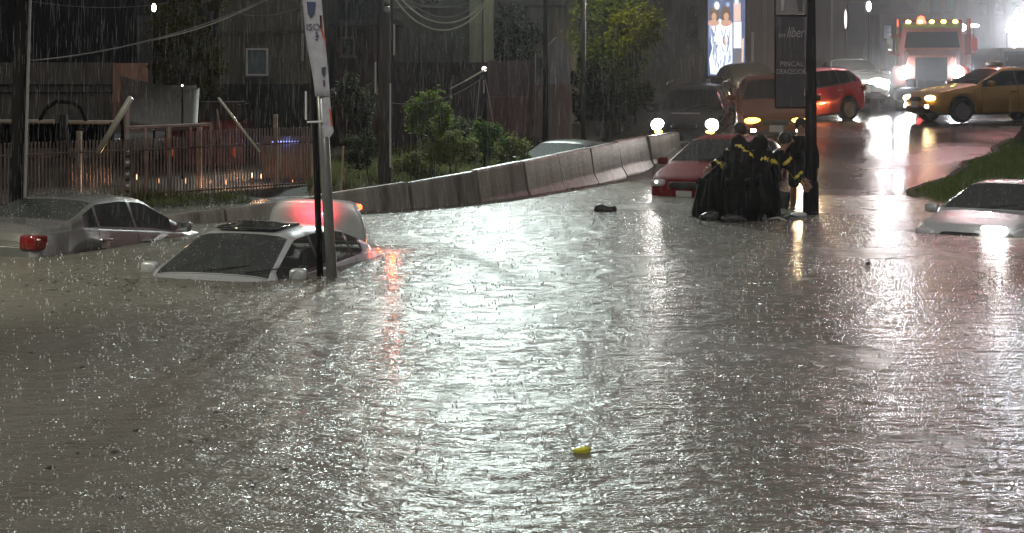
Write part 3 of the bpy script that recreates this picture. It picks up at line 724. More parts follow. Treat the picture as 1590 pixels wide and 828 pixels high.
sign_pole()

def dark_pole():
    Y = 27.4; b = PT(1259, 333, Y)
    T = thing('street_banner_pole', 'thick black pole at the water edge beside the lone person, holding a dark banner', 'pole', (b.x, b.y, -.45))
    z1 = 6.5
    MB().lathe([(.001, 0), (.10, 0), (.095, .45 + 2.0), (.085, 3), (.075, 4), (.001, 4)], (0, 0, 0), 'z', 18).build('post', M_dpole, T, smooth=True)
    MB().lathe([(.13, 0), (.13, .95), (.10, 1.0)], (0, 0, 0), 'z', 16).build('post_base', M_dpole, T, smooth=True)
    Ms = mat('dark_banner', (.035, .030, .038), .6, var=.15, scale=4); Mt = mat('banner_text', (.30, .28, .30), .5); Mp = mat('banner_plum', (.028, .02, .026), .45)
    def rel(x, y, d=0): return PT(x, y, Y - d) - Vector(T.location)
    fr = MB()
    L_, R_, B_ = rel(1205, 0).x, rel(1249, 0).x, rel(0, 166).z; tz = rel(0, 27).z
    pn = MB().box((L_, -.02, B_), (R_, .02, tz)).build('banner', Ms, T)
    MB().box((L_, -.028, rel(0, 120).z), (R_, -.023, rel(0, 60).z)).build('banner_band', Mp, pn)
    MB().add([rel(1223, 35, .03), rel(1248, 35, .03), rel(1248, 62, .03), rel(1213, 62, .03)], [(0, 1, 2, 3)]).build('banner_field', Mp, pn)
    text_mesh('lettering', 'en', .12, Mt, pn, (rel(1213, 0).x, -.036, rel(0, 58).z), shear=.2, ext=.002)
    text_mesh('lettering', 'líber', .24, Mt, pn, (rel(1234, 0).x, -.036, rel(0, 58).z), shear=.35, ext=.002).scale = (.66, 1, 1)
    text_mesh('lettering', 'PINCAL', .115, Mt, pn, (rel(1229, 0).x, -.036, rel(0, 103).z), ext=.002)
    text_mesh('lettering', 'DEACEDOR', .115, Mt, pn, (rel(1228, 0).x, -.036, rel(0, 115).z), ext=.002).scale = (.8, 1, 1)
    up = MB().box((L_, -.02, rel(0, 22).z), (R_, .02, rel(0, -30).z)).build('upper_banner', mat('upper_banner', (.16, .15, .155), .4, var=.2), T)
    MB().add([rel(1212, -25, .03), rel(1221, -25, .03), rel(1216, 17, .03), rel(1213, 17, .03)], [(0, 1, 2, 3)]).build('white_stroke', mat('stroke_white', (.4, .38, .38), .5), up)
    MB().add([rel(1234, -25, .03), rel(1248, -25, .03), rel(1246, 18, .03), rel(1240, 18, .03)], [(0, 1, 2, 3)]).build('grey_stroke', mat('stroke_grey', (.06, .055, .06), .5), up)
    MB().tube([rel(1204.5, -40, 0), rel(1204.5, 167, 0)], .022, 8).build('frame_bar', M_dpole, T)
    for y in (24.5, 167, -35): MB().tube([rel(1204, y), rel(1259, y)], .018, 8).build('bracket', M_dpole, T)
dark_pole()

def utility(px, ybase, Y, r, lean, label, mtl, extras=True, ztop=9.5, name='utility_pole'):
    X = XP(px, Y); z0 = min(ZP(ybase, Y), zg(X, Y) - .1)
    T = thing(name, label, 'pole', (X, Y, z0))
    MB().tube([(0, 0, -.3), (lean * .5, 0, (ztop - z0) * .5), (lean, 0, ztop - z0)], r, 14, r * .72).build('post', mtl, T, smooth=True)
    if extras:
        MB().box((lean - .9, -.06, ztop - z0 - .9), (lean + .9, .06, ztop - z0 - .78)).build('crossarm', mtl, T)
        for k in range(4): MB().lathe([(.001, .14), (.03, .12), (.05, .05), (.03, 0)], (lean - .8 + k * .53, 0, ztop - z0 - .78), 'z', 10).build('insulator', M_white, T, smooth=True)
    return T
t1 = utility(20, 330, 23.2, .105, .30, 'dark utility pole at the far left edge with a steel conduit on its side', M_dpole)
MB().tube([(.125, -.02, 0), (.36, -.02, 9)], .022, 6).build('conduit', M_galv, t1)
t2 = utility(597, 290, 31.0, .125, .0, 'thick wooden utility pole behind the barrier carrying the bundle of cables', M_wood)
for (x, y0, y1) in ((612, 38, 86), (583, 96, 145), (606, 130, 260)):
    MB().tube([PT(x, y1, 30.85) - Vector(t2.location), PT(x, y0, 30.85) - Vector(t2.location)], .018, 6).build('conduit', mat('conduit_pale', (.5, .5, .48), .4), t2)
for y in (0, 15): MB().rbox(PT(601, y, 30.75) - Vector(t2.location), (.11, .12, .13), .7).build('junction_box', mat('junction_grey', (.25, .28, .27), .3), t2, smooth=True)
t3 = utility(847, 205, 40, .065, 0, 'slender dark pole standing before the pink wall with the white hut', M_dpole, False, 8.2, 'lamp_post')

# street lamps (above the frame; some are added only to fill the light)
def street_lamp(X, Y, H, arm, label, col, e, gx=0, gy=-1, size=.22, spot=150, post=None):
    z0 = zg(X, Y)
    T = thing('street_lamp', label, 'street lamp', (X, Y, z0), group='street lamps')
    if post is None: MB().tube([(0, 0, -.1), (0, 0, H - .6), (arm[0] * .25, arm[1] * .25, H - .1), (arm[0], arm[1], H)], .075, 10, .04).build('post', M_galv, T, smooth=True)
    MB().rbox((arm[0], arm[1], H), (.75, .32, .14), .5).build('lamp_head', M_galv, T, smooth=True)
    MB().rbox((arm[0], arm[1], H - .075), (.55, .26, .05), .5).build('lamp_lens', emis('lens_%s' % label[:5], col, 60), T, smooth=True)
    lamp('street_light', 'SPOT', (arm[0], arm[1], H - .2), e, col, T, size, target=(arm[0] + gx, arm[1] + gy, H - .2 - 3), spot=spot, blend=.5)
    return T
street_lamp(1.9, 44.5, 7.9, (-2.6, -1.0), 'tall lamp leaning over the middle of the road', (.86, 1, .95), 8800, -.5, -5.8, spot=66)
street_lamp(17.5, 56, 11.5, (-2.8, -1.5), 'high lamp above the tow truck', (1, .80, .82), 2400, -.4, -7.5, spot=66)
street_lamp(-10.5, 17, 5.6, (1.8, 1.0), 'short lamp left of the beige sedan', (1, .98, .74), 900, 1.2, 1.2, spot=110)  # added in place of a headlight beyond the left edge
street_lamp(7.5, -7, 9.0, (-2.5, 0), 'near lamp behind the viewer on the right', (1, .95, .88), 2700, -.6, 4, spot=150)  # fill added behind the viewer for the water and near cars
street_lamp(-8.5, 9, 9.0, (4.0, 0), 'long-armed lamp over the water on the left', (1, .96, .9), 1150, .6, 1.0, spot=140)  # overhead fill, added to brighten the water evenly
street_lamp(9.5, 19, 9.0, (-3.5, 0), 'long-armed lamp over the water on the right', (1, .95, .93), 480, -.4, 1.0, spot=140)  # second added overhead fill, for the right-hand water
street_lamp(-7.5, 47, 7.2, (2.2, -1), 'back lamp over the bushes', (1, .92, .78), 560, 1.5, -3.5, spot=95)
street_lamp(-.8, 45.5, 7.0, (1.6, 0), 'side lamp near the yellow-green tree', (1, .88, .5), 1000, 2.6, 2.8, spot=80)
def traffic_light():
    T = thing('traffic_light', 'red traffic light hanging from a long arm high over the road', 'traffic light', (20.5, 54, zg(20.5, 54)))
    MB().tube([(0, 0, -.1), (0, 0, 8.6)], .11, 12, .08).build('post', M_galv, T, smooth=True); MB().tube([(0, 0, 8.3), (-7.2, 0, 8.5)], .06, 10, .04).build('arm', M_galv, T, smooth=True)
    for x in (-7.0, -4.6):
        h = MB().box((x - .18, -.14, 7.4), (x + .18, .14, 8.45)).build('housing', M_dpole, T, bevel=.02)
        MB().lathe([(.001, -.2), (.10, -.19), (.13, -.14)], (x, 0, 8.22), 'y', 16).build('red_lens', emis('signal_red', (1, .05, .04), 60), h, smooth=True)
        for z in (7.9, 7.6): MB().lathe([(.001, -.17), (.10, -.16), (.12, -.14)], (x, 0, z), 'y', 16).build('dark_lens', M_trim, h, smooth=True)
        lamp('signal_glow', 'SPOT', (x, -.35, 8.2), 260, (1, .20, .20), T, .16, target=(x - 3, -12, 3.4), spot=62, blend=.7)
traffic_light()
# bright work light at the right edge
Yw = 62; wl = thing('work_light', 'dazzling white floodlight on a thin mast at the upper right edge', 'floodlight', (XP(1590, Yw), Yw, zg(20, Yw)))
MB().tube([(0, 0, 0), (0, 0, 3.3)], .05, 8).build('mast', M_galv, wl)
MB().rbox((0, -.1, ZP(42, Yw) - wl.location.z), (.62, .12, .62), .6).build('lamp_lens', emis('work_lamp', (.85, .9, 1), 80), wl, smooth=True)
lamp('flood_light', 'SPOT', (0, -.3, ZP(42, Yw) - wl.location.z), 2600, (.88, .92, 1), wl, .25, target=(-2, -8, .6), spot=120)
# small lit bulbs seen in the distance
def bulb(px, py, Y, r, col, st, label, pole=True, sx=1, sz=1):
    z = ZP(py, Y); X = XP(px, Y); z0 = zg(X, Y)
    T = thing('small_lamp', label, 'lamp', (X, Y, z0), group='small distant lamps')
    MB().rbox((0, 0, z - z0), (2 * r * sx, 2 * r, 2 * r * sz), 1).build('bulb', emis('bulb_%s' % label[:9], col, st), T, smooth=True)
    MB().tube([(0, .02, 0), (0, .02, z - z0 + r)], .025, 6).build('post', M_dpole, T)
bulb(1349, 10, 60, .09, (1, .92, .85), 14, 'oval lamp high on a post above the pale car', sz=2)
bulb(1313, 30, 60, .05, (.95, .9, .9), 1.6, 'tall thin tube lamp on a mast left of the oval lamp', sz=7)
bulb(1495, 43, 58, .12, (1, .95, .9), 16, 'round lamp just right of the tow truck roof')
bulb(1512, 40, 60, .07, (1, .9, .85), 5, 'small slanted tube lamp beside the round one', sx=3)
bulb(1564, 47, 60, .07, (1, 1, 1), 14, 'tiny white lamp under the leaning pale rod')
bulb(1577, 20, 62, .07, (1, .95, .95), 10, 'tiny lamp above the dazzling floodlight')
bulb(1574, 77, 60, .09, (1, .6, .2), 9, 'small amber lamp below the dazzling floodlight')
bulb(239, 12, 36, .05, (1, .93, .72), 10, 'small warm lamp hanging before the dark column tree', sz=1.8)
bulb(752, 107, 36, .05, (1, .95, .85), 8, 'small white bulb at the top of the cable rig by the bushes')
bulb(283, 133, 34, .02, (1, 1, .95), 6, 'pinpoint lamp at the edge of the slanted tarpaulin roof')
bulb(1428, 168, 47, .08, (1, .05, .05), 9, 'red lamp low on the road between tow truck and yellow taxi')

# ------------------------------------------------------------------ LED billboard
def billboard():
    Y = 58; X0, X1 = XP(1099, Y), XP(1157, Y); z0 = zg(X0, Y); zt = ZP(-60, Y); zb = ZP(118, Y)
    T = thing('lit_billboard', 'tall glowing advertising screen with two figures in white before a blue ground', 'billboard', ((X0 + X1) / 2, Y, z0))
    hw = (X1 - X0) / 2
    MB().box((-hw - .06, .0, zb - z0 - .1), (hw + .06, .25, zt - z0)).build('case', M_trim, T)
    for s in (-1, 1): MB().box((s * hw * .7 - .06, .05, 0), (s * hw * .7 + .06, .2, zb - z0)).build('leg', M_dpole, T)
    def E(n, c, s): return emis('screen_' + n, c, s)
    sc = MB().box((-hw, -.02, zb - z0), (hw, -.004, zt - z0)).build('screen', E('blue', (.05, .10, .26), .9), T)
    def q(name, pl, m, d):
        pts_ = [(XP(x, Y) - T.location.x, -.02 - d, ZP(y, Y) - z0) for x, y in pl]; n = len(pts_)
        MB().add(pts_ + [(a, b + .003, c) for a, b, c in pts_], [tuple(range(n))] + [(i, (i + 1) % n, (i + 1) % n + n, i + n) for i in range(n)]).build(name, m, sc)
    Wt = E('white', (.86, .92, 1), 1.35); Sk = E('skin', (.75, .42, .30), .9); Br = E('brown', (.20, .10, .07), .6); Pl = E('pale', (.45, .55, .8), .9); Gy = E('grey', (.22, .22, .27), .6)
    rr = random.Random(5)
    def blob(cx, cy, rx, ry, k=14, j=.12): return [(cx + rx * (1 + rr.uniform(-j, j)) * math.cos(a * 2 * math.pi / k), cy + ry * (1 + rr.uniform(-j, j)) * math.sin(a * 2 * math.pi / k)) for a in range(k)]
    q('gown', [(1102, 35), (1112, 28), (1128, 33), (1137, 36), (1137, 110), (1130, 117), (1103, 115), (1101, 92), (1106, 75), (1102, 55)], Wt, .004)
    q('panel', [(1139, 34), (1151, 34), (1151, 75), (1139, 75)], Wt, .004); q('panel', [(1139, 77), (1151, 77), (1151, 114), (1139, 114)], Gy, .004)
    q('panel', [(1139, 5), (1150, 5), (1150, 33), (1139, 33)], E('peach', (.9, .62, .55), 1.0), .004)
    q('panel', [(1152, 60), (1155, 60), (1154, 110), (1151, 110)], E('peach', (.9, .62, .55), 1.0), .004)
    for cx in (1108, 1127): q('hair', blob(cx, 22, 8, 14, 16, .3), Br, .008); q('face', blob(cx + .5, 26, 4, 6, j=.05), Sk, .012); q('shoulder', blob(cx, 36, 9, 5), Sk, .010)
    q('hair', blob(1127, 62, 5, 9), Br, .014); q('face', blob(1127, 64, 3.4, 5.5, j=.05), Sk, .018)
    for i in range(46):
        cx, cy = rr.uniform(1103, 1135), rr.uniform(42, 112); ln, w_, sl_ = rr.uniform(4, 13), rr.uniform(.5, 1.5), rr.uniform(-4, 4); q('fold', [(cx - w_, cy - ln), (cx + w_ * .6 + rr.uniform(-1, 1), cy - ln * .8), (cx + w_ + sl_, cy + ln * rr.uniform(.5, 1)), (cx - w_ * .5 + sl_, cy + ln)], rr.choice((Pl, Pl, Wt, E('blue2', (.22, .30, .55), .8))), .022 + i * .001)
    for i in range(7): q('spot', blob(rr.uniform(1103, 1153), rr.uniform(-20, 8), 3, 3.5, 9, .2), rr.choice((Wt, Pl)), .05 + i * .001)
    q('highlight', blob(1113, 9, 4, 6), Wt, .06)
billboard()

# ------------------------------------------------------------------ buildings
def corr(name, col, rough=.6, sc=12):
    if name in _m: return _m[name]
    m = mat(name, col, rough, var=.35, scale=1.6, streak=True); t = m.node_tree; b = t.nodes['Principled BSDF']
    wv = t.nodes.new('ShaderNodeTexWave'); wv.inputs['Scale'].default_value = sc; tc = t.nodes.new('ShaderNodeTexCoord'); t.links.new(tc.outputs['Object'], wv.inputs['Vector'])
    bp = t.nodes.new('ShaderNodeBump'); bp.inputs['Distance'].default_value = .03; bp.inputs['Strength'].default_value = .8
    t.links.new(wv.outputs['Fac'], bp.inputs['Height']); t.links.new(bp.outputs[0], b.inputs['Normal']); return m
def block(name, label, cat, x0, x1, ytop, Y, depth, m, z0=None, group='buildings behind the street', parts=(), roof=None):
    X0, X1 = XP(x0, Y), XP(x1, Y); zb = zg((X0 + X1) / 2, Y) - .3 if z0 is None else z0; zt = ZP(ytop, Y)
    T = thing(name, label, cat, ((X0 + X1) / 2, Y, zb), group=group)
    hw = (X1 - X0) / 2
    MB().box((-hw, 0, 0), (hw, depth, zt - zb)).build('wall', m, T)
    if roof: MB().box((-hw - .15, -.2, zt - zb + .003), (hw + .15, depth + .2, zt - zb + .16)).build('roof', roof, T)
    for kind, a, b, c, d, mm in parts:
        xa, xb, za, zb_ = XP(a, Y) - T.location.x, XP(b, Y) - T.location.x, ZP(d, Y) - T.location.z, ZP(c, Y) - T.location.z
        if kind == 'window':
            wo = MB().box((xa, -.02, za), (xb, -.004, zb_)).build('window', mm, T)
            t_ = .05
            fm = M_white if mm is M_winpane and x0 == 340 else mat('window_frame', (.09, .09, .085), .6)
            MB().box((xa - t_ * 2, -.12, za - t_ - .06), (xb + t_ * 2, -.004, za - t_ - .002)).build('sill', mat('sill_stone', (.12, .115, .105), .7, var=.4), T)
            MB().box((xa - t_, -.06, za - t_), (xa, -.004, zb_ + t_)).box((xb, -.06, za - t_), (xb + t_, -.004, zb_ + t_)).box((xa, -.06, zb_), (xb, -.004, zb_ + t_)).box((xa, -.06, za - t_), (xb, -.004, za)).build('frame', fm, wo)
        else:
            MB().box((xa, -.08, za), (xb, -.004, zb_)).build(kind, mm, T)
    return T
G = lambda n, c: mat(n, c, .8, var=.5, scale=.9, spec=.25, bump=.3, bscale=10, streak=True)
M_roof = mat('roof_dark', (.03, .03, .03), .6)
M_winpane = mat('lit_pane', (.18, .24, .26), .2)
M_darkpane = mat('dark_pane', (.012, .013, .016), .15)
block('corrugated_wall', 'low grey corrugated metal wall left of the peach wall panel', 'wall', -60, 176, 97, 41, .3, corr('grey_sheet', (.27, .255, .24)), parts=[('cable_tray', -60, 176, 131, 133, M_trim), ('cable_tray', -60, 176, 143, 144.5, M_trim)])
block('peach_wall', 'small peach-painted wall panel catching light below the dark hall', 'wall', 175, 226, 98, 40.5, .3, G('peach', (.62, .38, .29)))
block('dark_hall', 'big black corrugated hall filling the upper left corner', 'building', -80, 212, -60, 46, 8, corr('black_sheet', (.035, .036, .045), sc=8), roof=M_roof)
block('grey_annex', 'dark grey sheet-clad annex at the right end of the black hall', 'building', 212, 240, 24, 45, 6, corr('annex_sheet', (.2, .2, .21)))
block('windowed_house', 'dim grey-brown house with one pale-framed window', 'house', 340, 476, -60, 44, 8, G('grey_brown', (.15, .145, .115)), roof=M_roof, parts=[('window', 385, 414, 78, 115, M_winpane), ('drainpipe', 468, 472, -60, 95, M_galv), ('ledge', 340, 476, 48, 51, G('ledge', (.13, .125, .11)))])
block('yard_wall', 'long low dark wall below the windowed house', 'wall', 330, 480, 130, 42, .3, G('dark_wall', (.04, .04, .038)))
block('maroon_house', 'dark maroon house between the bannered pole and the wooden utility pole', 'house', 520, 612, 40, 46, 8, G('maroon', (.06, .025, .025)), roof=M_roof, parts=[('window', 532, 548, 60, 84, M_darkpane)])
block('dark_tower', 'black building rising above the maroon house', 'building', 500, 610, -70, 52, 8, G('black_wall', (.022, .022, .026)))
block('green_grey_house', 'greenish grey house right of the wooden utility pole', 'house', 610, 738, -60, 48, 8, G('green_grey', (.10, .10, .085)), roof=M_roof, parts=[('window', 655, 682, -30, 6, M_darkpane), ('cornice', 610, 738, 10, 13, G('corn', (.15, .15, .13)))])
block('maroon_fence_wall', 'plum-coloured wall below the greenish grey house', 'wall', 606, 765, 97, 45, .3, G('plum', (.055, .035, .038)))
block('pale_column', 'pale olive pillar of a building behind the hanging cables', 'building', 729, 766, -70, 47, 2.5, G('olive_pale', (.27, .29, .22)))
block('beige_house', 'beige-grey house behind the dark rounded tree', 'house', 766, 900, -60, 54, 8, G('beige_grey', (.17, .155, .14)), roof=M_roof, parts=[('window', 795, 815, 5, 25, M_darkpane), ('awning', 815, 880, 8, 12, M_roof)])
block('pink_wall', 'dull pink wall behind the slender dark pole', 'wall', 757, 842, 94, 44, .3, G('pink', (.17, .115, .12)), parts=[('lower_course', 757, 842, 150, 230, G('pink2', (.22, .13, .125)))])
hut = block('white_hut', 'narrow whitish hut with a pointed gable next to the slender dark pole', 'hut', 832, 886, 82, 42.5, 2.5, G('hut_white', (.24, .24, .25)), parts=[('lower_wall', 830, 888, 131, 240, G('hut_low', (.20, .15, .14))), ('window', 838, 846, 92, 106, M_darkpane)])
a = XP(843, 42.5) - hut.location.x; b = XP(886, 42.5) - hut.location.x; zc = ZP(82, 42.5) - hut.location.z
MB().prism([(a, zc), (b, zc), (b - .15, zc + .22), ((a + b) / 2, zc + .42), (a + .15, zc + .2)], 2.5, 'y', 0).build('gable', G('hut_white', (.24, .24, .25)), hut)
block('grey_building', 'plain grey concrete building behind the yellow-green tree', 'building', 985, 1096, -80, 64, 10, G('concrete_grey', (.17, .16, .155)), parts=[('window', 1066, 1082, 10, 60, M_darkpane), ('window', 1020, 1040, -20, 10, M_darkpane)])
block('brick_building', 'warm brown building right of the glowing screen', 'building', 1158, 1204, -80, 66, 10, G('warm_brown', (.26, .17, .14)), parts=[('door', 1166, 1170, 50, 112, M_white), ('pillar', 1185, 1190, -80, 120, G('pil', (.3, .25, .23)))])
block('hall_building', 'dark brown block behind the red car roof', 'building', 1262, 1340, -80, 68, 10, G('dark_brown', (.12, .09, .075)), parts=[('doorway', 1316, 1342, 5, 70, M_roof), ('pillar', 1290, 1293, -80, 90, G('pil', (.3, .25, .23)))])
hs = block('gabled_house', 'lilac-grey house with dark gable roof behind the tow truck', 'house', 1366, 1425, 22, 72, 8, G('lilac', (.26, .23, .25)), parts=[('window', 1372, 1384, 40, 60, M_darkpane)])
a = XP(1364, 72) - hs.location.x; b = XP(1425, 72) - hs.location.x; zc = ZP(22, 72) - hs.location.z
MB().prism([(a, zc + .01), (b, zc + .01), (b - .5, zc + .5), (a + .5, zc + .5)], 8, 'y', -.1).build('roof', M_roof, hs)
block('store_building', 'long murky brown building across the far end of the street', 'building', 1330, 1500, -80, 84, 10, G('murky', (.14, .115, .10)), parts=[('window', 1425 + k * 22, 1438 + k * 22, -10, 18, M_winpane) for k in range(3)])
block('far_building', 'hazy purplish building in the upper right corner', 'building', 1495, 1760, -60, 95, 10, G('purplish', (.20, .165, .16)), parts=[('window', 1520 + k * 26, 1532 + k * 26, 5, 22, M_darkpane) for k in range(4)])
block('far_wall', 'faint grey block behind the yellow-green tree crown', 'building', 880, 1000, -80, 76, 10, G('faint_grey', (.12, .115, .11)))
block('backing_hall', 'unlit warehouse far behind the dark column tree', 'building', -200, 520, -100, 62, 12, G('warehouse', (.03, .03, .034)))
block('back_row', 'far brown row of buildings behind the street banner', 'building', 1195, 1280, -80, 80, 10, G('row_brown', (.17, .13, .115)))

# tarpaulin roof, beam, hoop tent
T = thing('tarpaulin_roof', 'slanted brown ribbed tarpaulin roof left of the yard gate', 'canopy', (XP(250, 35), 35, .3))
def rl(x, y, Y): return PT(x, y, Y) - Vector(T.location)
tp = MB(); N_ = 12; vs = []; fs = []
for i in range(N_ + 1):
    for j in range(9):
        u, v = i / N_, j / 8
        x = 187 + (310 - 187) * u - 8 * v * (u - .5); y = 118 + 14 * u + 6 * math.sin(u * 3.1) + v * (76 - 10 * u)
        p = rl(x, y, 36 - 2.2 * v); p.z += .03 * math.sin(v * 25); vs.append(p)
for i in range(N_):
    for j in range(8): a = i * 9 + j; fs.append((a, a + 1, a + 10, a + 9))
tp.add(vs, fs); o = tp.build('sheet', mat('brown_tarp', (.040, .032, .026), .6, var=.25, scale=3), T, smooth=True); o.modifiers.new('t', 'SOLIDIFY').thickness = .02
for x in (190, 308): MB().tube([rl(x, 125, 35.9), rl(x, 240, 35.9)], .035, 8).build('post', M_dpole, T)
T = thing('hoop_shelter', 'low shelter with a pale horizontal beam and dark hoop behind the fence', 'shelter', (XP(105, 33), 33, .1))
MB().tube([rl(0, 189, 33), rl(84, 189, 33)], .045, 8).build('beam', mat('pale_beam', (.42, .39, .32), .5, var=.3), T)
MB().tube([rl(104, 190, 33), rl(176, 190, 33)], .04, 8).build('beam', mat('pale_beam', (.4, .4, .4)), T)
MB().tube([rl(62, 188, 33), rl(72, 168, 33), rl(88, 158, 33), rl(112, 159, 33), rl(126, 168, 33), rl(134, 188, 33)], .04, 8).build('hoop', M_dpole, T)
MB().box(tuple(rl(-20, 230, 33.6)), tuple(rl(175, 192, 33.5) + Vector((0, .1, 0)))).build('back_sheet', mat('black_cloth', (.012, .012, .012), .8), T)
MB().tube([rl(99, 245, 32.9), rl(99, 178, 32.9)], .12, 10, .08).build('rolled_cloth', mat('black_cloth', (.012, .012, .012), .8), T, smooth=True)
for x in (5, 172): MB().tube([rl(x, 189, 33), rl(x, 260, 33)], .04, 8).build('post', M_dpole, T)

# ------------------------------------------------------------------ yard fence and gate
def fence_pt(px): # the fence runs from (30,28) to (485,33)
    u = (px - 30) / 455; Y = 28 + 5 * u; return Vector((XP(px, Y), Y, 0))
T = thing('slat_fence', 'long rusty fence of thin upright slats behind the barrier with warm light between', 'fence', tuple(fence_pt(250)))
loc = Vector(T.location)
sl = MB(); rf = random.Random(4)
px = -40; M_slat = mat('slat_rust', (.16, .115, .10), .45, .3, var=.5, scale=5)
A, B_ = fence_pt(-60), fence_pt(490); D = (B_ - A); n = 108; dirv = D.normalized()
for i in range(n):
    p = A.lerp(B_, i / (n - 1)) - loc; h = 1.15 + rf.uniform(-.012, .012) + (.1 if i > 62 else 0)
    p += Vector((rf.uniform(-.003, .003), 0, 0)); wv = .013
    sl.box((p.x - wv, p.y - .012, -.5), (p.x + wv, p.y + .012, h))
sl.build('slat_panel', M_slat, T)
for z in (.15, .95): 
    a, b = A - loc, B_ - loc; a.z = b.z = z; MB().tube([a, b], .018, 6).build('rail', M_slat, T)
for px in (123, 310, 428, 487):
    p = fence_pt(px) - loc; MB().box((p.x - .04, p.y - .05, -.5), (p.x + .04, p.y + .05, 1.3 if px != 428 else 1.5)).build('post', mat('post_pale', (.30, .24, .19), .5, .2, var=.4, scale=6), T)
T = thing('yard_gate', 'open metal gate frame with tall checkered post and top rail in the yard fence', 'gate', tuple(fence_pt(250) + Vector((0, -.15, 0))))
def gl(x, y, d=.2): 
    f_ = fence_pt(x).y - d; return PT(x, y, f_) - Vector(T.location)
Mp_ = mat('gate_pink', (.36, .28, .25), .4, .2, var=.35, scale=5)
def strip(name, x0, y0, x1, y1, r, m=Mp_): return MB().tube([gl(x0, y0), gl(x1, y1)], r, 8).build(name, m, T)
cp = strip('post', 197, 160, 197, 345, .05)
for k in range(9): MB().tube([gl(197, 232 + k * 9, .26), gl(197, 236 + k * 9, .26)], .052, 8).build('post_band', M_trim if k % 2 else mat('band_white', (.6, .58, .55), .4), cp)
strip('top_rail', 199, 198, 326, 193, .028); strip('upright', 262, 197, 264, 330, .045); strip('upright', 226, 197, 226, 320, .03)
strip('upright', 327, 192, 330, 228, .03); strip('upright', 296, 195, 297, 228, .02); strip('upright', 337, 170, 345, 228, .018)
M_steelw = mat('pale_steel', (.62, .60, .50), .35, .2)
for (x0, y0, x1, y1, r, lb) in ((203, 152, 152, 237, .05, 'thick pale prop leaning left of the yard gate'), (339, 152, 403, 236, .022, 'thin pale prop leaning right of the yard gate')):
    Yp = 27.8; p0, p1 = PT(x0, y0, Yp), PT(x1, y1, Yp + .4)
    o = MB().tube([p0 - p1, Vector((0, 0, 0))], r, 8).build('leaning_prop', M_steelw, smooth=True); o.location = p1; tag(o, lb, 'prop', 'leaning props by the gate')
# vehicles in the yard; glow bulbs added to imitate warm glints on the slats
T = thing('parked_pickup', 'dark red box van parked behind the slatted fence', 'van', (XP(322, 37), 37, -.1))
Pm = paint('maroon_van', (.12, .008, .015))
MB().box((-.95, 0, .35), (.75, 2, 1.35)).build('body', Pm, T, bevel=.06); MB().box((-.9, .1, 1.355), (.7, 1.9, 1.75)).build('cab', M_trim, T, bevel=.05)
for s in (-.8, .6):
    MB().rbox((s, -.03, .65), (.12, .05, .2), .5).build('tail_light', emis('van_tail', (1, .2, .06), .15, (.4, .02, .01)), T, smooth=True)
    MB().lathe([(.001, -.1), (.3, -.1), (.33, 0), (.3, .1), (.001, .1)], (s, .3, .33), 'x', 18).build('wheel', M_rubber, T, smooth=True)
T, ob = car('parked_sedan', 'dark parked car with streaks on its windscreen seen over the gate rail', SEDAN, paint('bluish_dark', (.05, .06, .07)), (XP(250, 38), 39.5, .15), R(-100), gm=M_glass, group='vehicles in the yard', detail=False)
for i, (px, py, r, lb) in enumerate(((213, 275, .045, 'leftmost of the warm yard lamps behind the fence slats'), (246, 281, .04, 'warm yard lamp just left of the gate upright'), (289, 281, .045, 'warm yard lamp just right of the gate upright'), (352, 283, .05, 'warm yard lamp right of the dark red van'), (391, 272, .04, 'higher warm yard lamp under the thin prop'), (406, 274, .04, 'warm yard lamp just left of the pale fence post'), (455, 283, .04, 'warm yard lamp close to the bannered pole'), (470, 290, .035, 'lowest warm yard lamp beside the bannered pole'), (328, 282, .03, 'reddish lamp at the dark red van side'))):
    Yb = fence_pt(px).y + .9; T = thing('yard_lamp', lb, 'lamp', (XP(px, Yb), Yb, 0), group='warm yard lamps')
    MB().rbox((0, 0, ZP(py, Yb)), (r * .8, r * .8, r * 2.6), .9).build('bulb', emis('glint_glow', (1, .42, .18), 1.8), T, smooth=True)
    MB().tube([(0, .03, -.2), (0, .03, ZP(py, Yb))], .015, 5).build('stake', M_dpole, T)
    if i in (0, 3, 5, 7): lamp('added_glow', 'POINT', (0, -.3, ZP(py, Yb)), 16, (1, .45, .22), T, .08)  # extra glow added behind the slats
T = thing('blue_sign', 'small blue neon strip glowing behind the fence near the bannered pole', 'neon sign', (XP(443, 34.5), 34.5, 0))
MB().rbox((0, 0, ZP(221, 34.5)), (.6, .05, .06), .5).build('tube', emis('neon_blue', (.25, .3, 1), .9), T, smooth=True); MB().box((-.5, .04, 0), (.5, .1, ZP(212, 34.5))).build('panel', M_trim, T)
lamp('neon_glow', 'POINT', (0, -.25, ZP(221, 34.5)), 5, (.3, .35, 1), T, .05)

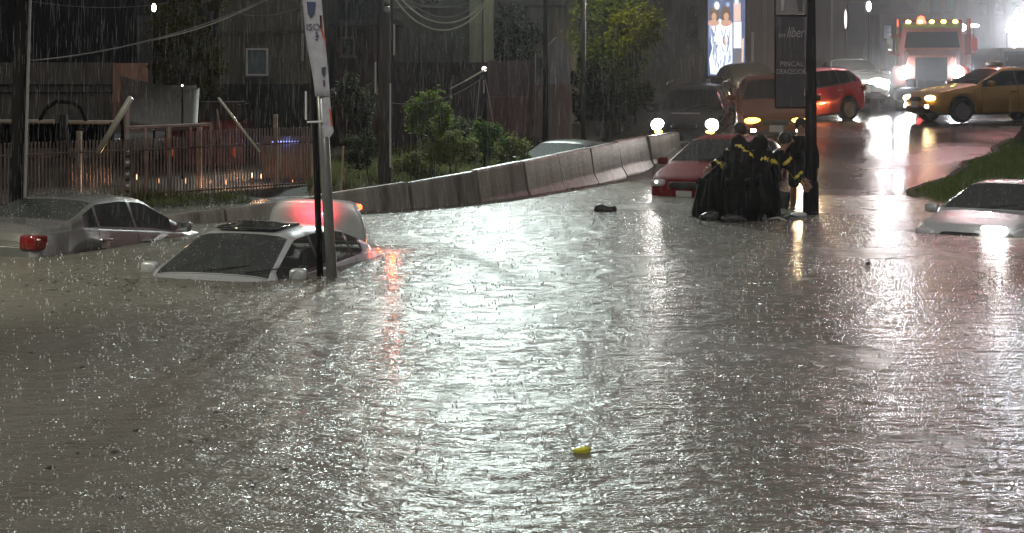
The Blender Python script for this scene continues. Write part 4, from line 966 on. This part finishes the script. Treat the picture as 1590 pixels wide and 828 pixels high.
# ------------------------------------------------------------------ foliage
def crown(name, parent, c, rad, nclump, nleaf, size, m, seed, droop=0):
    r_ = random.Random(seed); b = MB(); c = Vector(c)
    for k in range(nclump):
        while True:
            v = Vector((r_.uniform(-1, 1), r_.uniform(-1, 1), r_.uniform(-1, 1)))
            if .25 < v.length < 1: break
        cc = c + Vector((v.x * rad[0], v.y * rad[1], v.z * rad[2])); cr = r_.uniform(.18, .42) * min(rad)
        for i in range(nleaf):
            d = Vector((r_.gauss(0, 1), r_.gauss(0, 1), r_.gauss(0, 1))) * cr * .55
            d.z -= droop * abs(d.x) if droop else 0
            p = cc + d; s = size * r_.uniform(.6, 1.3)
            u = Vector((r_.uniform(-1, 1), r_.uniform(-1, 1), r_.uniform(-.6, .6))).normalized(); q = u.cross(Vector((r_.uniform(-1, 1), r_.uniform(-1, 1), r_.uniform(-1, 1)))).normalized()
            b.add([p - u * s, p - q * s * .4, p + u * s, p + q * s * .4], [(0, 1, 2, 3)])
    return b.build(name, m, parent, fix=False)
def translucent(m, f=.45):
    t = m.node_tree; b = t.nodes['Principled BSDF']; o = [n for n in t.nodes if n.type == 'OUTPUT_MATERIAL'][0]
    tl = t.nodes.new('ShaderNodeBsdfTranslucent'); mx = t.nodes.new('ShaderNodeMixShader'); mx.inputs[0].default_value = f
    src = b.inputs['Base Color'].links[0].from_socket
    t.links.new(src, tl.inputs[0]); t.links.new(b.outputs[0], mx.inputs[1]); t.links.new(tl.outputs[0], mx.inputs[2]); t.links.new(mx.outputs[0], o.inputs['Surface'])
translucent(_m['grass_blade'])
def leafmat(n, c):
    if n in _m: return _m[n]
    m = mat(n, c, .7, var=.55, scale=1.4, spec=.15); translucent(m)
    return m
def tree(label, px, Y, zc, rad, nc, nl, size, m, seed, trunk=.12, name='broadleaf_tree', cat='tree', group='trees and bushes behind the barrier', droop=0):
    X = XP(px, Y); z0 = zg(X, Y) - .1
    T = thing(name, label, cat, (X, Y, z0), group=group)
    rr = random.Random(seed); b = MB(); h = zc - z0
    b.tube([(0, 0, 0), (.05, 0, h * .4), (-.05, .05, h * .9), (0, 0, h + rad[2] * .5)], trunk, 10, trunk * .3)
    for k in range(6 if trunk > .05 else 0):
        a = k * 1.05 + rr.random(); e = Vector((math.cos(a) * rad[0] * .6, math.sin(a) * rad[1] * .6, h + rr.uniform(-.3, .4) * rad[2]))
        b.tube([(0, 0, h * .55), (e.x * .5, e.y * .5, h * .75), e], trunk * .4, 6, trunk * .12)
    b.build('trunk', mat('bark', (.05, .042, .034), .8, var=.4, scale=8, bump=.5), T, smooth=True)
    crown('crown', T, (0, 0, h), rad, nc, nl, size, m, seed, droop)
    return T
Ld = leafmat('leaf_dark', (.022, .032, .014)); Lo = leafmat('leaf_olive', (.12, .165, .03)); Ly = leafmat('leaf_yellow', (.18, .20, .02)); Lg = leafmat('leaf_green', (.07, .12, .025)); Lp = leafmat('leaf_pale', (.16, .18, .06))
tree('dark olive columnar tree between the black hall and the windowed house', 292, 38, 3.2, (.85, .8, 1.9), 60, 90, .075, leafmat('leaf_col', (.10, .095, .02)), 1, name='columnar_tree')
tree('dark rounded tree in front of the beige-grey house', 800, 49, ZP(62, 49), (.8, .8, .95), 40, 90, .08, Ld, 2)
tree('big yellow-green tree with hanging branches left of the grey concrete building', 950, 50, ZP(50, 50), (1.25, 1.2, 1.9), 68, 120, .095, Lo, 3, .16)
tree('bright yellow-green young tree overlapping the big tree on its right', 985, 48, ZP(45, 48), (.75, .6, .8), 30, 90, .075, Ly, 13, .06)
tree('narrow dark shrub right of the white hut', 905, 45, ZP(140, 45), (.6, .5, .9), 36, 90, .07, Ld, 4, .05, 'shrub', 'shrub')
tree('green shrub at the foot of the big yellow-green tree', 965, 46, ZP(150, 46), (.9, .6, .7), 36, 90, .07, leafmat('leaf_mid', (.045, .055, .022)), 14, .05, 'shrub', 'shrub')
tree('tall thin olive shrub right of the wooden utility pole', 668, 34, ZP(175, 34), (.42, .4, .55), 34, 80, .05, Lo, 5, .03, 'shrub', 'shrub')
tree('dark shrub between the bannered pole and the wooden utility pole', 550, 36, ZP(160, 36), (.5, .4, .55), 34, 80, .055, leafmat('leaf_olive_dark', (.035, .038, .015)), 6, .03, 'shrub', 'shrub')
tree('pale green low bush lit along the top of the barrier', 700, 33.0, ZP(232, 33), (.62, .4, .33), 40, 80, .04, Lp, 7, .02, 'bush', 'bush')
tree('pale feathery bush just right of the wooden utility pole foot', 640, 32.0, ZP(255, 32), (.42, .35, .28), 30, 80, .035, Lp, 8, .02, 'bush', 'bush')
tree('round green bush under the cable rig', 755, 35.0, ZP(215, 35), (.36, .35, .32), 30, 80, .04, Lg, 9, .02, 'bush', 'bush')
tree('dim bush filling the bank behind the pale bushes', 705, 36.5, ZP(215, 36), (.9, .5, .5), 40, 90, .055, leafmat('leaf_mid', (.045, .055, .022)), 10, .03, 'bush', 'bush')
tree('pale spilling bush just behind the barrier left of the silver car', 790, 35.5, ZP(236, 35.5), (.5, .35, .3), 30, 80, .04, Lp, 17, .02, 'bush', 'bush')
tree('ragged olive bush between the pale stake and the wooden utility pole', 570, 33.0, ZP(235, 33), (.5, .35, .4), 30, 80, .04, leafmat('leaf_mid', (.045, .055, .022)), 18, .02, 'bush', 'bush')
tree('low weedy bush in front of the dull pink wall', 800, 42, ZP(228, 42), (.9, .5, .3), 30, 70, .04, leafmat('leaf_weed', (.08, .07, .04)), 11, .02, 'bush', 'bush')
# tree at the right edge (trunk enters the frame)
T = tree('thick dark tree trunk on the grass verge at the right edge', 1606, 37.5, 7.5, (2.5, 2.2, 1.8), 40, 60, .12, Ld, 12, .2, group='trees on the verge')
MB().lathe([(.45, 0), (.3, .18), (.22, .5), (.2, .9)], (0, 0, .35), 'z', 14).build('root_flare', mat('bark', (.05, .042, .034)), T, smooth=True)

wb = MB(); rw = random.Random(21)
for i in range(42000):
    y = 26.3 + 18 * rw.random() ** 1.3; x = bar_x(y) - rw.uniform(.35, 6.5) if y < 33 else bar_x(y) - rw.uniform(2.6, 8)
    if XP(150 if y < 30 else 478, y) > x or x > XP(860, y): continue
    z = zg(x, y) - .02; h = rw.uniform(.08, .42) * (.45 if y < 29.5 else 1) * (.6 + .4 * math.sin(x * 3.1) * math.sin(y * 2.3)); wv = .012
    dx = rw.gauss(0, .09)
    wb.add([(x - wv, y, z), (x + wv, y, z), (x + dx, y + rw.gauss(0, .08), z + h)], [(0, 1, 2)])
tag(wb.build('weeds', leafmat('weed_leaf', (.09, .095, .04)), fix=False), 'tangled wet weeds covering the bank behind the concrete barrier', 'weeds', kind='stuff')
# ------------------------------------------------------------------ cables
def cable(label, pts_, r, m, group='overhead cables'):
    P_ = [Vector(p) for p in pts_]; n = 20; out_ = []
    for i in range(n + 1):   # quadratic/cubic Bezier
        t_ = i / n; Q = P_[:]
        while len(Q) > 1: Q = [Q[k].lerp(Q[k + 1], t_) for k in range(len(Q) - 1)]
        out_.append(Q[0])
    o = MB().tube([p - out_[0] for p in out_], r, 6).build('overhead_cable', m, smooth=True); o.location = out_[0]; tag(o, label, 'cable', group)
Mc = mat('cable_pale', (.42, .40, .33), .35); Mcd = mat('cable_grey', (.16, .16, .16), .35)
Yc = 30.9
cable('lowest sagging cable of the bundle right of the utility pole', [PT(604, -18, Yc), PT(650, 70, Yc), PT(730, 70, Yc), PT(772, -25, Yc)], .016, Mc)
cable('middle sagging cable of the bundle right of the utility pole', [PT(606, -26, Yc), PT(655, 58, Yc - .1), PT(735, 58, Yc), PT(776, -35, Yc)], .014, Mc)
cable('upper sagging cable of the bundle right of the utility pole', [PT(608, -34, Yc), PT(660, 52, Yc + .1), PT(730, 46, Yc), PT(780, -45, Yc)], .012, Mcd)
cable('flattest faint cable above the sagging bundle', [PT(608, -20, Yc), PT(650, 26, Yc + .2), PT(720, 18, Yc), PT(770, -15, Yc)], .010, Mcd)
cable('long pale cable rising from the left pole towards the bannered pole', [PT(20, 96, 23.2), PT(180, 88, 24), PT(330, 40, 26), PT(425, -6, 27)], .012, Mcd)
cable('short bright cable in front of the dark column tree', [PT(235, 63, 27), PT(300, 50, 27), PT(350, 33, 27), PT(430, -8, 27)], .011, Mc)
cable('faint cable meeting the top of the bannered pole', [PT(360, 18, 26), PT(400, 32, 26), PT(440, 24, 24), PT(482, 5, 20)], .010, Mcd)
cable('thin wire crossing low behind the utility pole', [PT(606, 160, 33), PT(660, 168, 33), PT(715, 150, 33), PT(752, 118, 33)], .010, Mcd)
cable('thin dark wire along the roof of the black hall', [PT(0, -4, 34), PT(90, 8, 34), PT(150, 20, 34), PT(260, 5, 34)], .010, Mcd)
T = thing('cable_rig', 'tilted pale rod with guy wires spreading to the ground above the pale bushes', 'pole', tuple(PT(752, 225, 35.5)))
for (x0, y0, x1, y1, r, m) in ((699, 138, 722, 126, .016, Mc), (722, 126, 757, 106, .022, M_steelw), (745, 124, 736, 222, .008, Mc), (753, 120, 772, 222, .008, Mc), (752, 118, 753, 225, .02, M_dpole), (704, 117, 700, 137, .012, Mcd), (752, 124, 752, 145, .02, M_white)):
    MB().tube([PT(x0, y0, 35.5) - Vector(T.location), PT(x1, y1, 35.5) - Vector(T.location)], r, 6).build('rod', m, T)
# stakes by the fence end
for (x0, y0, x1, y1, lb) in ((533, 228, 528, 300, 'short pale stake right of the bannered pole'), (494, 262, 480, 292, 'bent pale stick leaning at the fence end')):
    p1 = PT(x1, y1, 30.5); o = MB().tube([PT(x0, y0, 30.5) - p1, Vector((0, 0, -.3))], .02, 6).build('stake', mat('stake_wood', (.35, .26, .18), .6)); o.location = p1; tag(o, lb, 'stake', 'stakes at the fence end')

# ------------------------------------------------------------------ people
def skin_mesh(name, verts, edges, radii, m, parent, sub=2, root=0):
    me = bpy.data.meshes.new(name); me.from_pydata([tuple(v) for v in verts], edges, [])
    o = bpy.data.objects.new(name, me); C.objects.link(o)
    md = o.modifiers.new('skin', 'SKIN'); md.use_smooth_shade = True
    for i, r_ in enumerate(radii):
        sv = me.skin_vertices[0].data[i]; sv.radius = r_ if isinstance(r_, tuple) else (r_, r_); sv.use_root = (i == root)
    o.modifiers.new('sub', 'SUBSURF').levels = sub; o.modifiers['sub'].render_levels = sub
    ev = o.evaluated_get(bpy.context.evaluated_depsgraph_get()); m2 = bpy.data.meshes.new_from_object(ev)
    bpy.data.objects.remove(o); m2.materials.clear()
    for mm in (m if isinstance(m, list) else [m]): m2.materials.append(mm)
    m2.polygons.foreach_set('use_smooth', [True] * len(m2.polygons)); m2.name = name
    o = bpy.data.objects.new(name, m2); C.objects.link(o); o.parent = parent; return o
M_skin = mat('skin', (.30, .17, .11), .5, var=.08); M_hair = mat('hair', (.015, .012, .01), .6)
M_cloth = mat('dark_rainwear', (.008, .008, .008), .85, var=.4, scale=7, bump=.6, bscale=14, spec=.12); M_trou = mat('dark_trousers', (.014, .014, .018), .6, var=.3)
M_band = mat('reflective_band', (.62, .48, .05), .4, var=.1); M_short = mat('shorts', (.01, .01, .012), .9, spec=.1)
def person(label, loc, face, lean=0, crouch=0, arms=None, bands=True, legs='trousers', H=1.72, hood=False, coat=False, stride=.12):
    T = thing('person', label, 'person', loc, face, 'people standing in the flood')
    s = H / 1.72
    hip = .92 - crouch
    d = Vector((math.sin(lean), 0, math.cos(lean))); Pv = Vector((-.08 * math.sin(lean) * 3, 0, hip))
    sp1 = Pv + d * .16; ch = Pv + d * .34; nk = Pv + d * .50; hd = nk + (d * .6 + Vector((.25 * math.sin(lean), 0, .4))).normalized() * .06
    hc = hd + (d + Vector((0, 0, .6))).normalized() * .10; ht = hc + (d + Vector((0, 0, .8))).normalized() * .10
    V = [Pv, sp1, ch, nk, hd, hc, ht]; Ed = [(0, 1), (1, 2), (2, 3), (3, 4), (4, 5), (5, 6)]
    Rr = [(.15, .12), (.135, .10), (.165, .115), (.065, .065), (.06, .06), (.085, .10), (.06, .075)]
    armsJ = []
    arms = arms or [((.1, .12, -.3), (.15, .02, -.26)), ((.1, -.12, -.3), (.15, -.02, -.26))]
    for sd, (ua, la) in zip((1, -1), arms):
        sh = ch + d * .10 + Vector((0, sd * .18, 0)); el = sh + Vector(ua).normalized() * .29; wr = el + Vector(la).normalized() * .25
        i0 = len(V); V += [sh, el, wr]; Rr += [.062, .045, .03]; Ed += [(2, i0), (i0, i0 + 1), (i0 + 1, i0 + 2)]
        f = (wr - el).normalized(); pm_ = wr + f * .07; V.append(pm_); Rr.append((.038, .02)); Ed.append((i0 + 2, i0 + 3))
        side = f.cross(Vector((0, 1, .2))).normalized()
        for k in range(4):
            o_ = side * (.027 - .018 * k); ln = (.07, .08, .075, .06)[k]
            a = len(V); V += [pm_ + o_ + f * .025, pm_ + o_ + f * (.025 + ln * .6) + Vector((0, -sd * .008, 0)), pm_ + o_ + f * (.02 + ln) + Vector((0, -sd * .025, -.0))]; Rr += [.010, .009, .008]; Ed += [(i0 + 3, a), (a, a + 1), (a + 1, a + 2)]
        a = len(V); V += [wr + f * .03 + side * .035, wr + f * .07 + side * .055]; Rr += [.011, .009]; Ed += [(i0 + 2, a), (a, a + 1)]
        armsJ.append((sh, el, wr))
    legJ = []
    for sd in (1, -1):
        hp = Pv + Vector((0, sd * .10, -.05)); st = stride * sd
        kn = Vector((Pv.x + crouch * .75 + .03 + st * .6, sd * .12, hip * .5)); an = Vector((Pv.x + st - .02, sd * .13, .08)); tb = an + Vector((.16, 0, -.05))
        i0 = len(V); V += [hp, kn, an, tb]; Rr += [.09, .06, .04, (.042, .03)]; Ed += [(0, i0), (i0, i0 + 1), (i0 + 1, i0 + 2), (i0 + 2, i0 + 3)]
        legJ.append((hp, kn, an))
    V = [v * s for v in V]
    body = skin_mesh('body', V, Ed, Rr, [M_skin, M_cloth], T)
    if hood:
        for p in body.data.polygons:
            if p.center.z > (hip + .1) * s and abs(p.center.y) < .22: p.material_index = 1
    # jacket
    jv = [Pv + d * -.10, Pv, sp1, ch, Pv + d * .46]; jr = [(.185, .15), (.18, .145), (.17, .14), (.195, .145), (.10, .09)]; je = [(0, 1), (1, 2), (2, 3), (3, 4)]
    for (sh, el, wr) in armsJ:
        a = len(jv); jv += [sh, el, wr]; jr += [.082, .064, .05]; je += [(3, a), (a, a + 1), (a + 1, a + 2)]
    if hood:
        a = len(jv); jv += [nk, hc, hc + (ht - hc) * .6]; jr += [(.15, .145), (.15, .145), (.10, .10)]; je += [(4, a), (a, a + 1), (a + 1, a + 2)]
    jk = skin_mesh('jacket', [v * s for v in jv], je, jr, [M_cloth, M_band], T, root=1)
    if bands:
        for p in jk.data.polygons:
            c = p.center / s; t_ = (c - Pv).dot(d); lat = abs(c.y)
            on = False
            if lat < .19 and (.02 < t_ < .07 or .25 < t_ < .30): on = True
            for (sh, el, wr) in armsJ:
                for (a, b) in ((sh, el), (el, wr)):
                    ax = (b - a); L_ = ax.length; u = (c - a).dot(ax) / L_ / L_; dist = ((c - a) - ax * u).length
                    if dist < .09 and .45 < u < .65 and (c - ch).length > .2: on = True
            if on: p.material_index = 1
    elif hood:
        for p in jk.data.polygons:
            c = p.center / s; t_ = (c - ch).dot(d)
            ang_ = math.atan2(c.y, c.x); 
            if .06 < t_ + .10 * math.sin(c.y * 9 + len(label)) < .10 and c.y * (1 if len(label) % 2 else -1) > -.05: p.material_index = 1
    tv = [Pv + Vector((0, 0, .02))]; trr = [(.165, .135)]; te = []
    for (hp, kn, an) in legJ:
        a = len(tv); end = an if legs == 'trousers' else hp.lerp(kn, .85)
        tv += [hp, hp.lerp(kn, .7) if legs != 'trousers' else kn, end]; trr += [.115, .085 if legs == 'trousers' else .10, .07 if legs == 'trousers' else .095]; te += [(0, a), (a, a + 1), (a + 1, a + 2)]
    skin_mesh('trousers' if legs == 'trousers' else 'shorts', [v * s for v in tv], te, trr, M_trou if legs == 'trousers' else M_short, T)
    if coat:
        rc = random.Random(len(label)); b = MB(); n = 28; prof = [(.20, .30), (.215, .12), (.235, -.08), (.27, -.30), (.31, -.52)]; vs = []; fs = []
        ph = rc.uniform(0, 6)
        for i, (r_, h_) in enumerate(prof):
            c_ = Pv + d * h_ if h_ > 0 else Pv + Vector((0, 0, h_))
            for j in range(n):
                a = 2 * math.pi * j / n; q_ = r_ * (1 + (.05 + .10 * i / 4) * math.sin(a * 4 + ph + i * .4) + (.03 + .03 * i / 4) * math.sin(a * 9 + ph * 2) + rc.uniform(-.03, .03))
                vs.append((c_ + Vector((math.cos(a) * q_ * .85, math.sin(a) * q_, .09 * math.sin(a * 3 + ph) * i / 4 + rc.uniform(-.03, .03) * (i == 4)))) * s)
        for i in range(len(prof) - 1):
            for j in range(n): a = i * n + j; b2 = i * n + (j + 1) % n; fs.append((a, b2, b2 + n, a + n))
        b.add(vs, fs); co = b.build('poncho', M_cloth, T, smooth=True); co.modifiers.new('t', 'SOLIDIFY').thickness = .008
    hh = hc * s
    if not hood: MB().rbox(hh + Vector((-.025, 0, .035)), (.22, .20, .22), .9).build('hair', M_hair, T, smooth=True)
    if hood: return T
    hn = hh + Vector((.09, 0, -.01)); MB().rbox(hn, (.05, .03, .05), .9).build('nose', M_skin, T, smooth=True)
    return T
def pl(px, Y, z=None): X = XP(px, Y); return (X, Y, z if z is not None else -.35)
person('leftmost huddled rescuer bending low in a dark poncho beside the red hatchback', pl(1122, 26.8), R(-30), lean=R(48), crouch=.03, arms=[((.3, .1, -.9), (.4, 0, -.8)), ((.35, -.05, -.9), (.5, .05, -.7))], bands=False, hood=True, coat=True, H=1.8)
person('second huddled rescuer from the left, hooded, back turned to us in a long poncho', pl(1146, 26.4), R(80), lean=R(33), arms=[((.6, .2, -.5), (.8, -.1, -.1)), ((.6, -.2, -.5), (.8, .1, -.1))], hood=True, H=1.84, bands=False, coat=True)
person('third huddled rescuer in a black poncho leaning right in the dark huddle', pl(1172, 26.5), R(60), lean=R(36), crouch=.0, arms=[((.4, .3, -.8), (.7, 0, -.6)), ((.4, -.2, -.8), (.7, .1, -.6))], hood=True, H=1.86, bands=False, coat=True)
person('rescuer with yellow shoulder bands at the back of the huddle', pl(1160, 27.4), R(200), lean=R(22), arms=[((.3, .35, -.8), (.6, -.1, -.5)), ((.5, -.4, -.6), (.7, .1, -.4))], H=1.92, coat=True)
person('rescuer at the right of the huddle reaching down with yellow-banded sleeves', pl(1200, 26.9), R(-12), lean=R(34), arms=[((.6, .1, -.6), (.55, -.05, -.75)), ((.5, .1, -.7), (.6, -.05, -.8))], H=1.84, coat=True)
person('person in dark shirt and shorts standing apart beside the thick black pole, arms down', pl(1243, 29.0, -.2), R(-100), lean=R(4), arms=[((.02, .25, -.9), (.15, .05, -.9)), ((.05, -.3, -.9), (.1, -.1, -.9))], bands=False, legs='shorts', H=1.74, stride=.10)
# rescue gear and debris at their feet
fl_ = MB(); rl_ = random.Random(31)
for i in range(1500):
    k = rl_.random()
    if k < .35: y = rl_.uniform(26, 36); x = bar_x(y) + abs(rl_.gauss(.25, .25)) + .25
    elif k < .6: x, y = rl_.gauss(3.4, 1.0), rl_.gauss(26.3, .8)
    elif k < .8: x, y = rl_.gauss(-2.8, 1.6), rl_.gauss(18.2, .9)
    else:
        y = rl_.uniform(9, 30); x = rl_.uniform(-.3, .3) * y
    a = rl_.uniform(0, 6.28); l = rl_.uniform(.012, .04); w_ = l * rl_.uniform(.3, .7)
    c_, s_ = math.cos(a), math.sin(a); z = .006
    fl_.add([(x + c_ * l, y + s_ * l, z), (x - s_ * w_, y + c_ * w_, z + .006), (x - c_ * l, y - s_ * l, z), (x + s_ * w_, y - c_ * w_, z + .004)], [(0, 1, 2, 3)])
tag(fl_.build('floating_litter', mat('wet_litter', (.03, .024, .016), .4, var=.6, scale=2), fix=False), 'dark leaves and small litter drifting on the flood water', 'litter', kind='stuff')
def gear():
    M_bag = mat('black_bag', (.012, .012, .014), .3, var=.4, bump=.8, bscale=9); M_wb = mat('white_bag', (.6, .64, .68), .35, bump=.6, bscale=20)
    rr = random.Random(8)
    def lump(name, label, px, py, w, h, m, seed, cat='bag', yaw=0, group='debris at the rescuers\' feet'):
        Y = F * HC / (py - HY); r_ = random.Random(seed)
        b = MB().rbox((0, 0, h * .3), (w, w * .6, h), .75, 12, 18); b.v = [(x * (1 + .18 * math.sin(9 * z + seed) + r_.uniform(-.05, .05) * (3 if seed == 12 else 1)), y * (1 + r_.uniform(-.1, .1) * (3 if seed == 12 else 1)), z * (1 + .2 * math.sin(x * 14 + seed))) for x, y, z in b.v]
        o = b.build(name, m, smooth=True); o.location = (XP(px, Y), Y, 0); o.rotation_euler = (0, 0, yaw); tag(o, label, cat, group)
    lump('rubbish_bag', 'black rubbish bag floating at the left foot of the huddle', 1106, 342, .34, .17, M_bag, 1)
    lump('rubbish_bag', 'flat black bag drifting under the middle of the huddle', 1140, 345, .38, .15, M_bag, 2)
    lump('rubbish_bag', 'black bag between the white scraps below the huddle', 1166, 341, .26, .2, M_bag, 3)
    lump('rubbish_bag', 'dark grey bundle heaped right of the huddle', 1213, 322, .34, .42, mat('grey_bundle', (.06, .058, .06), .6, bump=.8, bscale=12), 4)
    lump('plastic_scrap', 'curved white plastic scrap below the middle of the huddle', 1168, 340, .22, .07, M_wb, 5, 'scrap')
    lump('plastic_scrap', 'small white upright scrap below the left of the huddle', 1134, 338, .06, .14, M_wb, 6, 'scrap', .5)
    lump('plastic_scrap', 'bluish white torn scrap at the right foot of the huddle', 1187, 341, .09, .22, M_wb, 7, 'scrap')
    lump('plastic_scrap', 'white scrap floating left of the black pole foot', 1240, 336, .24, .08, M_wb, 8, 'scrap', .4)
    lump('plastic_scrap', 'round pale scrap resting on the black bag', 1117, 333, .13, .10, mat('grey_scrap', (.3, .3, .33), .4), 9, 'scrap')
    lump('floating_board', 'dark board floating alone in open water left of the red hatchback', 940, 328, .44, .14, mat('dark_board', (.02, .018, .016), .5), 10, 'board')
    lump('floating_debris', 'tiny dark lump floating in open water below the black pole', 1348, 411, .08, .06, M_bag, 11, 'debris')
    lump('yellow_bag', 'small yellow-green plastic bag floating in the foreground water', 903, 703, .115, .05, emis('yellow_plastic', (0, 0, 0), 0, (.62, .62, .06)), 12, 'bag')
    for i, (pts_, lb) in enumerate((([(1088, 338), (1096, 333), (1104, 331)], 'thin branch poking out left of the huddle'), ([(1196, 318), (1208, 330), (1222, 327), (1236, 322)], 'curved branch lying right of the huddle'), ([(1222, 341), (1232, 338), (1244, 335)], 'short dark stick near the black pole foot'), ([(1192, 343), (1206, 346), (1218, 348)], 'flat pale stick below the huddle'))):
        P_ = [Vector((XP(x, F * HC / (343 - HY)), F * HC / (343 - HY) + (343 - y) * .05, .02 + (.04 if k == 1 else .0))) for k, (x, y) in enumerate(pts_)]
        o = MB().tube([p - P_[0] for p in P_], .022, 7, .012).build('branch', M_wood if i < 3 else mat('pale_stick', (.4, .38, .34), .6), smooth=True); o.location = P_[0]; tag(o, lb, 'branch', "debris at the rescuers' feet")
gear()

# ------------------------------------------------------------------ rain bursting on roofs and on the barrier
bpy.context.view_layer.update()
dg = bpy.context.evaluated_depsgraph_get(); rq = random.Random(77); rb_ = MB(); cnt = 0
areas = [(-6.9, -3.4, 20.6, 25.5), (-4.6, -1.2, 17.8, 22.4), (5.4, 11, 23.8, 29), (3.0, 6.2, 29.5, 34.5), (-1, 3.5, 34, 40), (-6, 4.2, 25, 40), (3.5, 7.5, 25.5, 31)]
for i in range(15000):
    a = areas[i % len(areas)]; x, y = rq.uniform(a[0], a[1]), rq.uniform(a[2], a[3])
    ok, hit, nrm, fi, ob, mx = SC.ray_cast(dg, Vector((x, y, 7.0)), Vector((0, 0, -1)))
    if not ok or hit.z < .04 or nrm.z < .72 or ob.name.startswith(('haze', 'ground', 'crown', 'weeds', 'overhead', 'grass', 'lamp')) or hit.z > 2.4: continue
    for k in range(rq.randint(1, 3)):
        r = rq.uniform(.0015, .004); cx, cy, cz = hit.x + rq.gauss(0, .015), hit.y + rq.gauss(0, .015), hit.z + rq.uniform(.004, .05)
        rb_.add([(cx - r, cy, cz), (cx + r, cy, cz), (cx, cy - r, cz), (cx, cy + r, cz), (cx, cy, cz + r), (cx, cy, cz - r)],
                [(0, 2, 4), (2, 1, 4), (1, 3, 4), (3, 0, 4), (2, 0, 5), (1, 2, 5), (3, 1, 5), (0, 3, 5)])
roof_spray = rb_
# ------------------------------------------------------------------ splashes and rain
rs = random.Random(11)
sp = MB()
def splash(x, y, s, big=False):
    # small crown: column plus thrown droplets
    if not big: sp.add([(x - .006 * s, y, 0), (x + .006 * s, y, 0), (x, y + .006 * s, 0), (x, y, .022 * s)], [(0, 1, 3), (1, 2, 3), (2, 0, 3)])
    for k in range(rs.randint(3, 9) if big else rs.randint(1, 3)):
        a = rs.uniform(0, 6.28); d = rs.uniform(.01, .05) * s; z = rs.uniform(.01, .06) * s; r = rs.uniform(.0014, .0052) * s * (1 if not big else 1.3)
        cx, cy = x + math.cos(a) * d, y + math.sin(a) * d
        sp.add([(cx - r, cy, z), (cx + r, cy, z), (cx, cy - r, z), (cx, cy + r, z), (cx, cy, z + r), (cx, cy, z - r)],
               [(0, 2, 4), (2, 1, 4), (1, 3, 4), (3, 0, 4), (2, 0, 5), (1, 2, 5), (3, 1, 5), (0, 3, 5)])
for i in range(3800):
    y = 8 + 22 * rs.random() ** 1.15
    splash(rs.uniform(-.345 * y - .5, .345 * y + .5), y, rs.choice((.6, .8, 1, 1.2)) if y < 16 else 1.3)
for i in range(420):
    cl = rs.choice(((-1.8, 10.2), (-2.4, 9.4), (-1.2, 13.5), (-3, 14), (.9, 11.5), (1.6, 10.4), (.2, 16), (3, 12), (-2.5, 17), None))
    if cl is None: y = 8.6 + 12 * rs.random(); x = rs.uniform(-.33, .33) * y
    else: x = cl[0] + rs.gauss(0, .8); y = max(8.6, cl[1] + rs.gauss(0, 1.0))
    splash(x, y, rs.uniform(.9, 1.7), True)
M_drop = mat('water_drop', (.75, .76, .76), .15, 0, var=.05, spec=.8)
tag(sp.build('rain_splashes', M_drop, fix=False), 'little splashes thrown up all over the water by the rain', 'splashes', kind='stuff')
rn = MB()
for i in range(9500):
    y = rs.uniform(11, 36) if i % 3 == 0 else rs.uniform(18, 36)
    x = rs.uniform(-.34 * y, .34 * y); z = rs.uniform(.1, 2.35 + .045 * y)
    l = rs.uniform(.03, .17) + .2 * rs.random() ** 3; wv = .0009 + y * .00004; dx = rs.uniform(-.004, .01)
    rn.add([(x - wv, y, z), (x + wv, y, z), (x + wv + dx, y, z + l), (x - wv + dx, y, z + l), (x, y + wv * 2, z), (x + dx, y + wv * 2, z + l)],
           [(0, 1, 2, 3), (1, 4, 5, 2), (4, 0, 3, 5)])
mr = bpy.data.materials.new('rain_drop'); mr.use_nodes = True; t = mr.node_tree; t.nodes.clear()
o_ = t.nodes.new('ShaderNodeOutputMaterial'); tr_ = t.nodes.new('ShaderNodeBsdfTransparent'); df_ = t.nodes.new('ShaderNodeBsdfTranslucent'); dg_ = t.nodes.new('ShaderNodeBsdfDiffuse')
ad_ = t.nodes.new('ShaderNodeAddShader'); mx_ = t.nodes.new('ShaderNodeMixShader'); mx_.inputs[0].default_value = .05
df_.inputs[0].default_value = (.5, .5, .52, 1); dg_.inputs[0].default_value = (.5, .5, .52, 1)
t.links.new(df_.outputs[0], ad_.inputs[0]); t.links.new(dg_.outputs[0], ad_.inputs[1]); t.links.new(tr_.outputs[0], mx_.inputs[1]); t.links.new(ad_.outputs[0], mx_.inputs[2]); t.links.new(mx_.outputs[0], o_.inputs[0])
tag(rn.build('rain', mr, fix=False), 'heavy rain falling in thin vertical lines over the whole street', 'rain', kind='stuff')

tag(roof_spray.build('roof_spray', M_drop, fix=False), 'fine spray of rain bursting on car roofs and on the barrier top', 'spray', kind='stuff')
